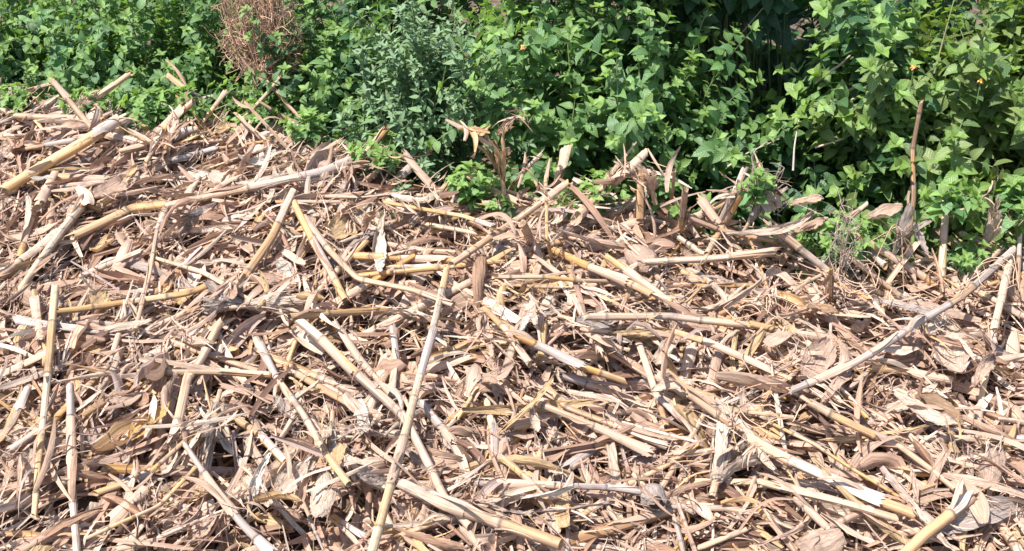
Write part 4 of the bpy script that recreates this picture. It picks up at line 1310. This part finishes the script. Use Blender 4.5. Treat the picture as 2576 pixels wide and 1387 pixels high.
# seedlings and sprigs growing through the heap
SEED = "green seedlings sprouting through the heap"
for k, (u, v, y, rad, h, ns, ll, lab) in enumerate([
        (1200, 530, None, .05, .09, 8, .036, "green sprig with jagged leaves growing through the hedge-side stalks"),
        (1265, 560, None, .03, .05, 5, .03, "small green sprig right of the jagged one, half hidden by splinters"),
        (1665, 520, None, .035, .06, 5, .036, "lone green sprout between upright dry stalks"),
        (1445, 560, None, .045, .06, 7, .032, "leafy sprout under the raised end of the crossing stalk"),
        (2110, 665, None, .07, .09, 12, .034, "dark green seedling clump at the foot of the hedge"),
        (2190, 620, None, .03, .05, 4, .044, "bright four-leaved seedling above the golden stub"),
        (2040, 640, None, .04, .07, 6, .036, "shaded seedling left of the dark green clump"),
        (1905, 520, 2.46, .03, .06, 5, .034, "two-tiered sprout beside the pale disc husk"),
        (470, 310, None, .05, .07, 8, .036, "leafy sprig in front of the left thicket, by the golden stalk"),
        (780, 370, None, .05, .07, 8, .036, "dark sprig at the front of the dark low bush"),
        (230, 300, None, .05, .06, 8, .034, "green sprig creeping over the heap edge at the left"),
        (2390, 545, 2.46, .045, .05, 6, .045, "yellow-green sprig hanging over the upright yellow stalk"),
        (2545, 570, 2.46, .04, .08, 7, .045, "green sprig at the right edge above the torn pale husk"),
        (400, 330, None, .08, .08, 12, .036, "broad green sprig filling the notch at the heap edge below the stub"),
        (960, 440, None, .06, .08, 9, .036, "green sprig drooping over the very long stalk near its hedge end"),
        (1500, 540, None, .05, .08, 8, .034, "green sprig between the raised stalk end and the stout sheathed stalk"),
        (2420, 690, None, .05, .07, 7, .030, "low yellowish sprig at the foot of the upright yellow stalk"),
        (640, 330, None, .05, .06, 7, .032, "green sprig at the foot of the dead brown bush"),
        (40, 290, None, .05, .06, 8, .034, "green sprig creeping over the heap at the far left edge")]):
    p = on_heap(u, v, -.01) if y is None else at_y(u, v, y)
    rs = np.random.default_rng(500 + k)
    root = empty("seedling", p); tag(root, lab, "seedling", SEED); USED[lab] = 1
    ns = int(ns * 1.8); rad *= 1.35; h *= 1.25
    az = rs.uniform(0, 6.28, ns); el = rs.uniform(.3, 1.5, ns)
    E = p + np.stack([rad * np.cos(az) * np.cos(el), rad * np.sin(az) * np.cos(el), h * (.4 + .6 * np.sin(el))], 1)
    A = np.repeat(p[None], ns, 0)
    pa = bezier(A, A * .4 + E * .6 + np.array([0, 0, .01]), E, 6)
    mS, mL = MB(), MB()
    tubes(mS, pa, np.full(ns, .0018), np.full(ns, .0009), np.array([[.13, .18, .07]] * ns), 4)
    foliage_on(pa, .3, .022, ll, .6, rs, G_MID * 1.25, G_TIP, mL)
    mS.build("stems", M_STEM, root); mL.build("foliage", M_GREEN, root)


# the dead brown bush
def dead_bush(u, v0, y, hgt, rad, n, seed, name, label, cat, tone, group=None, up=.6, rr=.0011):
    rs = np.random.default_rng(seed)
    p = at_y(u, v0, y)
    root = empty(name, p); tag(root, label, cat, group); USED[label] = 1
    mb = MB()
    az = rs.uniform(0, 6.28, n); el = np.arcsin(rs.uniform(.15, 1, n))
    f = rs.uniform(.6, 1.05, n)
    E = p + np.stack([rad * np.cos(az) * np.cos(el) * f, rad * np.sin(az) * np.cos(el) * f, hgt * np.sin(el) * f], 1)
    A = p + rs.normal(0, 1, (n, 3)) * np.array([rad * .15, rad * .15, 0])
    pa = bezier(A, A * .4 + E * .6 + rs.normal(0, .03, (n, 3)), E, 10)
    col = np.array(tone) * rs.uniform(.6, 1.3, (n, 1))
    tubes(mb, pa, np.full(n, rr * 1.6), np.full(n, rr), col, 4)
    k = n * 9
    i = rs.integers(0, n, k); t = rs.integers(3, 10, k)
    B0 = pa[i, t]
    D = nrm(rs.normal(0, 1, (k, 3)) + np.array([0, 0, .3]))
    E2 = B0 + D * rs.uniform(.015, .055, k)[:, None]
    p2 = bezier(B0, (B0 + E2) / 2 + rs.normal(0, .006, (k, 3)), E2, 4)
    tubes(mb, p2, np.full(k, rr * .9), np.full(k, rr * .6), np.array(tone) * rs.uniform(.7, 1.5, (k, 1)), 3)
    mb.build("twigs", M_TWIG, root)
    ml = MB(); k2 = n * 6
    i = rs.integers(0, k, k2)
    N_ = nrm(rs.normal(0, 1, (k2, 3)))
    leaf_batch(ml, p2[i, -1], N_, nrm(rs.normal(0, 1, (k2, 3))), rs.uniform(.005, .014, k2), rs.uniform(.002, .005, k2), np.array(tone) * rs.uniform(.8, 1.5, (k2, 1)), rs, .6, .5, 3)
    ml.build("withered_leaves", M_LEAF, root)
    return root


dead_bush(668, 205, 3.27, .46, .135, 150, 71, "dead_bush", "rust-brown dead twig bush in the hedge above the heap", "dead bush", (.46, .29, .20))
dead_bush(2110, 690, 2.36, .20, .05, 8, 72, "dead_weed", "thin grey dried weed spikes standing before the seedling clump", "dead weed", (.36, .27, .22), None, rr=.001)
dead_bush(1905, 520, 2.50, .14, .10, 7, 73, "dead_weed", "grey stringy dead weed tangle above the pale disc husk", "dead weed", (.34, .27, .23), None, rr=.0009)


# bare branches in the right shrubs, dry tendrils on the heap
def px_tube(root, name, pts, w0, w1, tone, mat, back=.17):
    P = np.array([at_y(q[0], q[1], q[2] + back) for q in pts]); Q, _ = resample(P, 18)
    d = project(P[0])[2]
    mb = MB(); tubes(mb, Q[None], [.65 * w0 / 2 / FPX * d], [.5 * w1 / 2 / FPX * d], np.array([tone]), 7)
    return mb.build(name, mat, root)


TW = (.46, .34, .24)
px_tube(r7, "bare_branch", [(2055, 205, 2.70), (2085, 182, 2.68), (2120, 160, 2.72), (2180, 95, 2.8)], 12, 7, TW, M_TWIG)
px_tube(r7, "bare_branch", [(2120, 240, 2.72), (2160, 212, 2.68), (2220, 222, 2.7)], 14, 8, TW, M_TWIG)
px_tube(r7, "bare_branch", [(2220, 245, 2.70), (2140, 248, 2.68), (2130, 262, 2.67), (2175, 302, 2.68)], 10, 6, TW, M_TWIG)
px_tube(r7, "bare_branch", [(2050, 372, 2.66), (2120, 350, 2.66), (2165, 325, 2.7)], 9, 6, TW, M_TWIG)
px_tube(r7, "bare_branch", [(1995, 430, 2.6), (1998, 370, 2.64), (2010, 300, 2.7)], 9, 6, (.40, .34, .30), M_TWIG)
px_tube(r9, "bare_branch", [(2350, 185, 2.62), (2370, 110, 2.64), (2400, 0, 2.66)], 8, 5, (.22, .22, .10), M_TWIG)
px_tube(r9, "bare_branch", [(2505, 490, 2.54), (2510, 420, 2.58), (2490, 370, 2.62)], 14, 8, TW, M_TWIG)
px_tube(r5, "bare_branch", [(1810, 150, 2.9), (1860, 90, 2.9), (1920, 20, 2.9)], 7, 5, (.20, .19, .12), M_TWIG)
px_tube(r6, "bare_branch", [(1830, 420, 2.62), (1880, 385, 2.64), (1960, 350, 2.68)], 8, 5, TW, M_TWIG)

flowers(r4, [at_y(1316, 120, 2.92)], ra)
flowers(r9, [at_y(2298, 172, 2.6), at_y(2466, 207, 2.62)], ra)

VINE = "thin dry tendrils curling over the right of the heap"
rv = np.random.default_rng(91)
for k, (u, v, R, n, lab) in enumerate([
        (2160, 720, 80, 5, "loose coil of thin dry tendrils in front of the upright yellow stalk"),
        (1870, 800, 60, 5, "reddish tendril tangle below the thin leaning stalk"),
        (2280, 760, 90, 4, "thin tendril loops beside the long grey diagonal stalk"),
        (1950, 900, 70, 4, "yellowish tendril arcs over the orange stalk"),
        (1930, 1050, 90, 4, "wiry tendrils straggling left of the shadowed pit"),
        (2480, 760, 80, 4, "tendril loops hanging at the right edge of the heap")]):
    p = on_heap(u, v, .04)
    root = empty("dry_tendrils", p); tag(root, lab, "tendrils", VINE); USED[lab] = 1
    for j in range(n):
        P = []
        a0 = rv.uniform(0, 6.28); w = rv.uniform(2, 5); R2 = R * rv.uniform(.4, 1.2)
        for t in np.linspace(0, 1, 7):
            uu = u + R2 * math.cos(a0 + w * t) + (t - .5) * R * rv.uniform(.2, 1.2); vv = v + .7 * R2 * math.sin(a0 + w * t)
            q = on_heap(uu, max(vv, 640), .03)
            q[2] = max(q[2], float(hm_get(q[None])[0]) + .004) + .02 * math.sin(t * 3.14)
            P.append(q)
        Q, _ = resample(P, 40)
        mb = MB(); tubes(mb, Q[None], [.0013], [.0008], np.array([[.55, .36, .24]]) * rv.uniform(.8, 1.2), 4)
        mb.build("tendril", M_TWIG, root)

for o in bpy.data.objects:
    if "_o" in o: del o["_o"]
print("shared", SHARED); print("stalks", N_STALK, "leaves", N_LEAF)
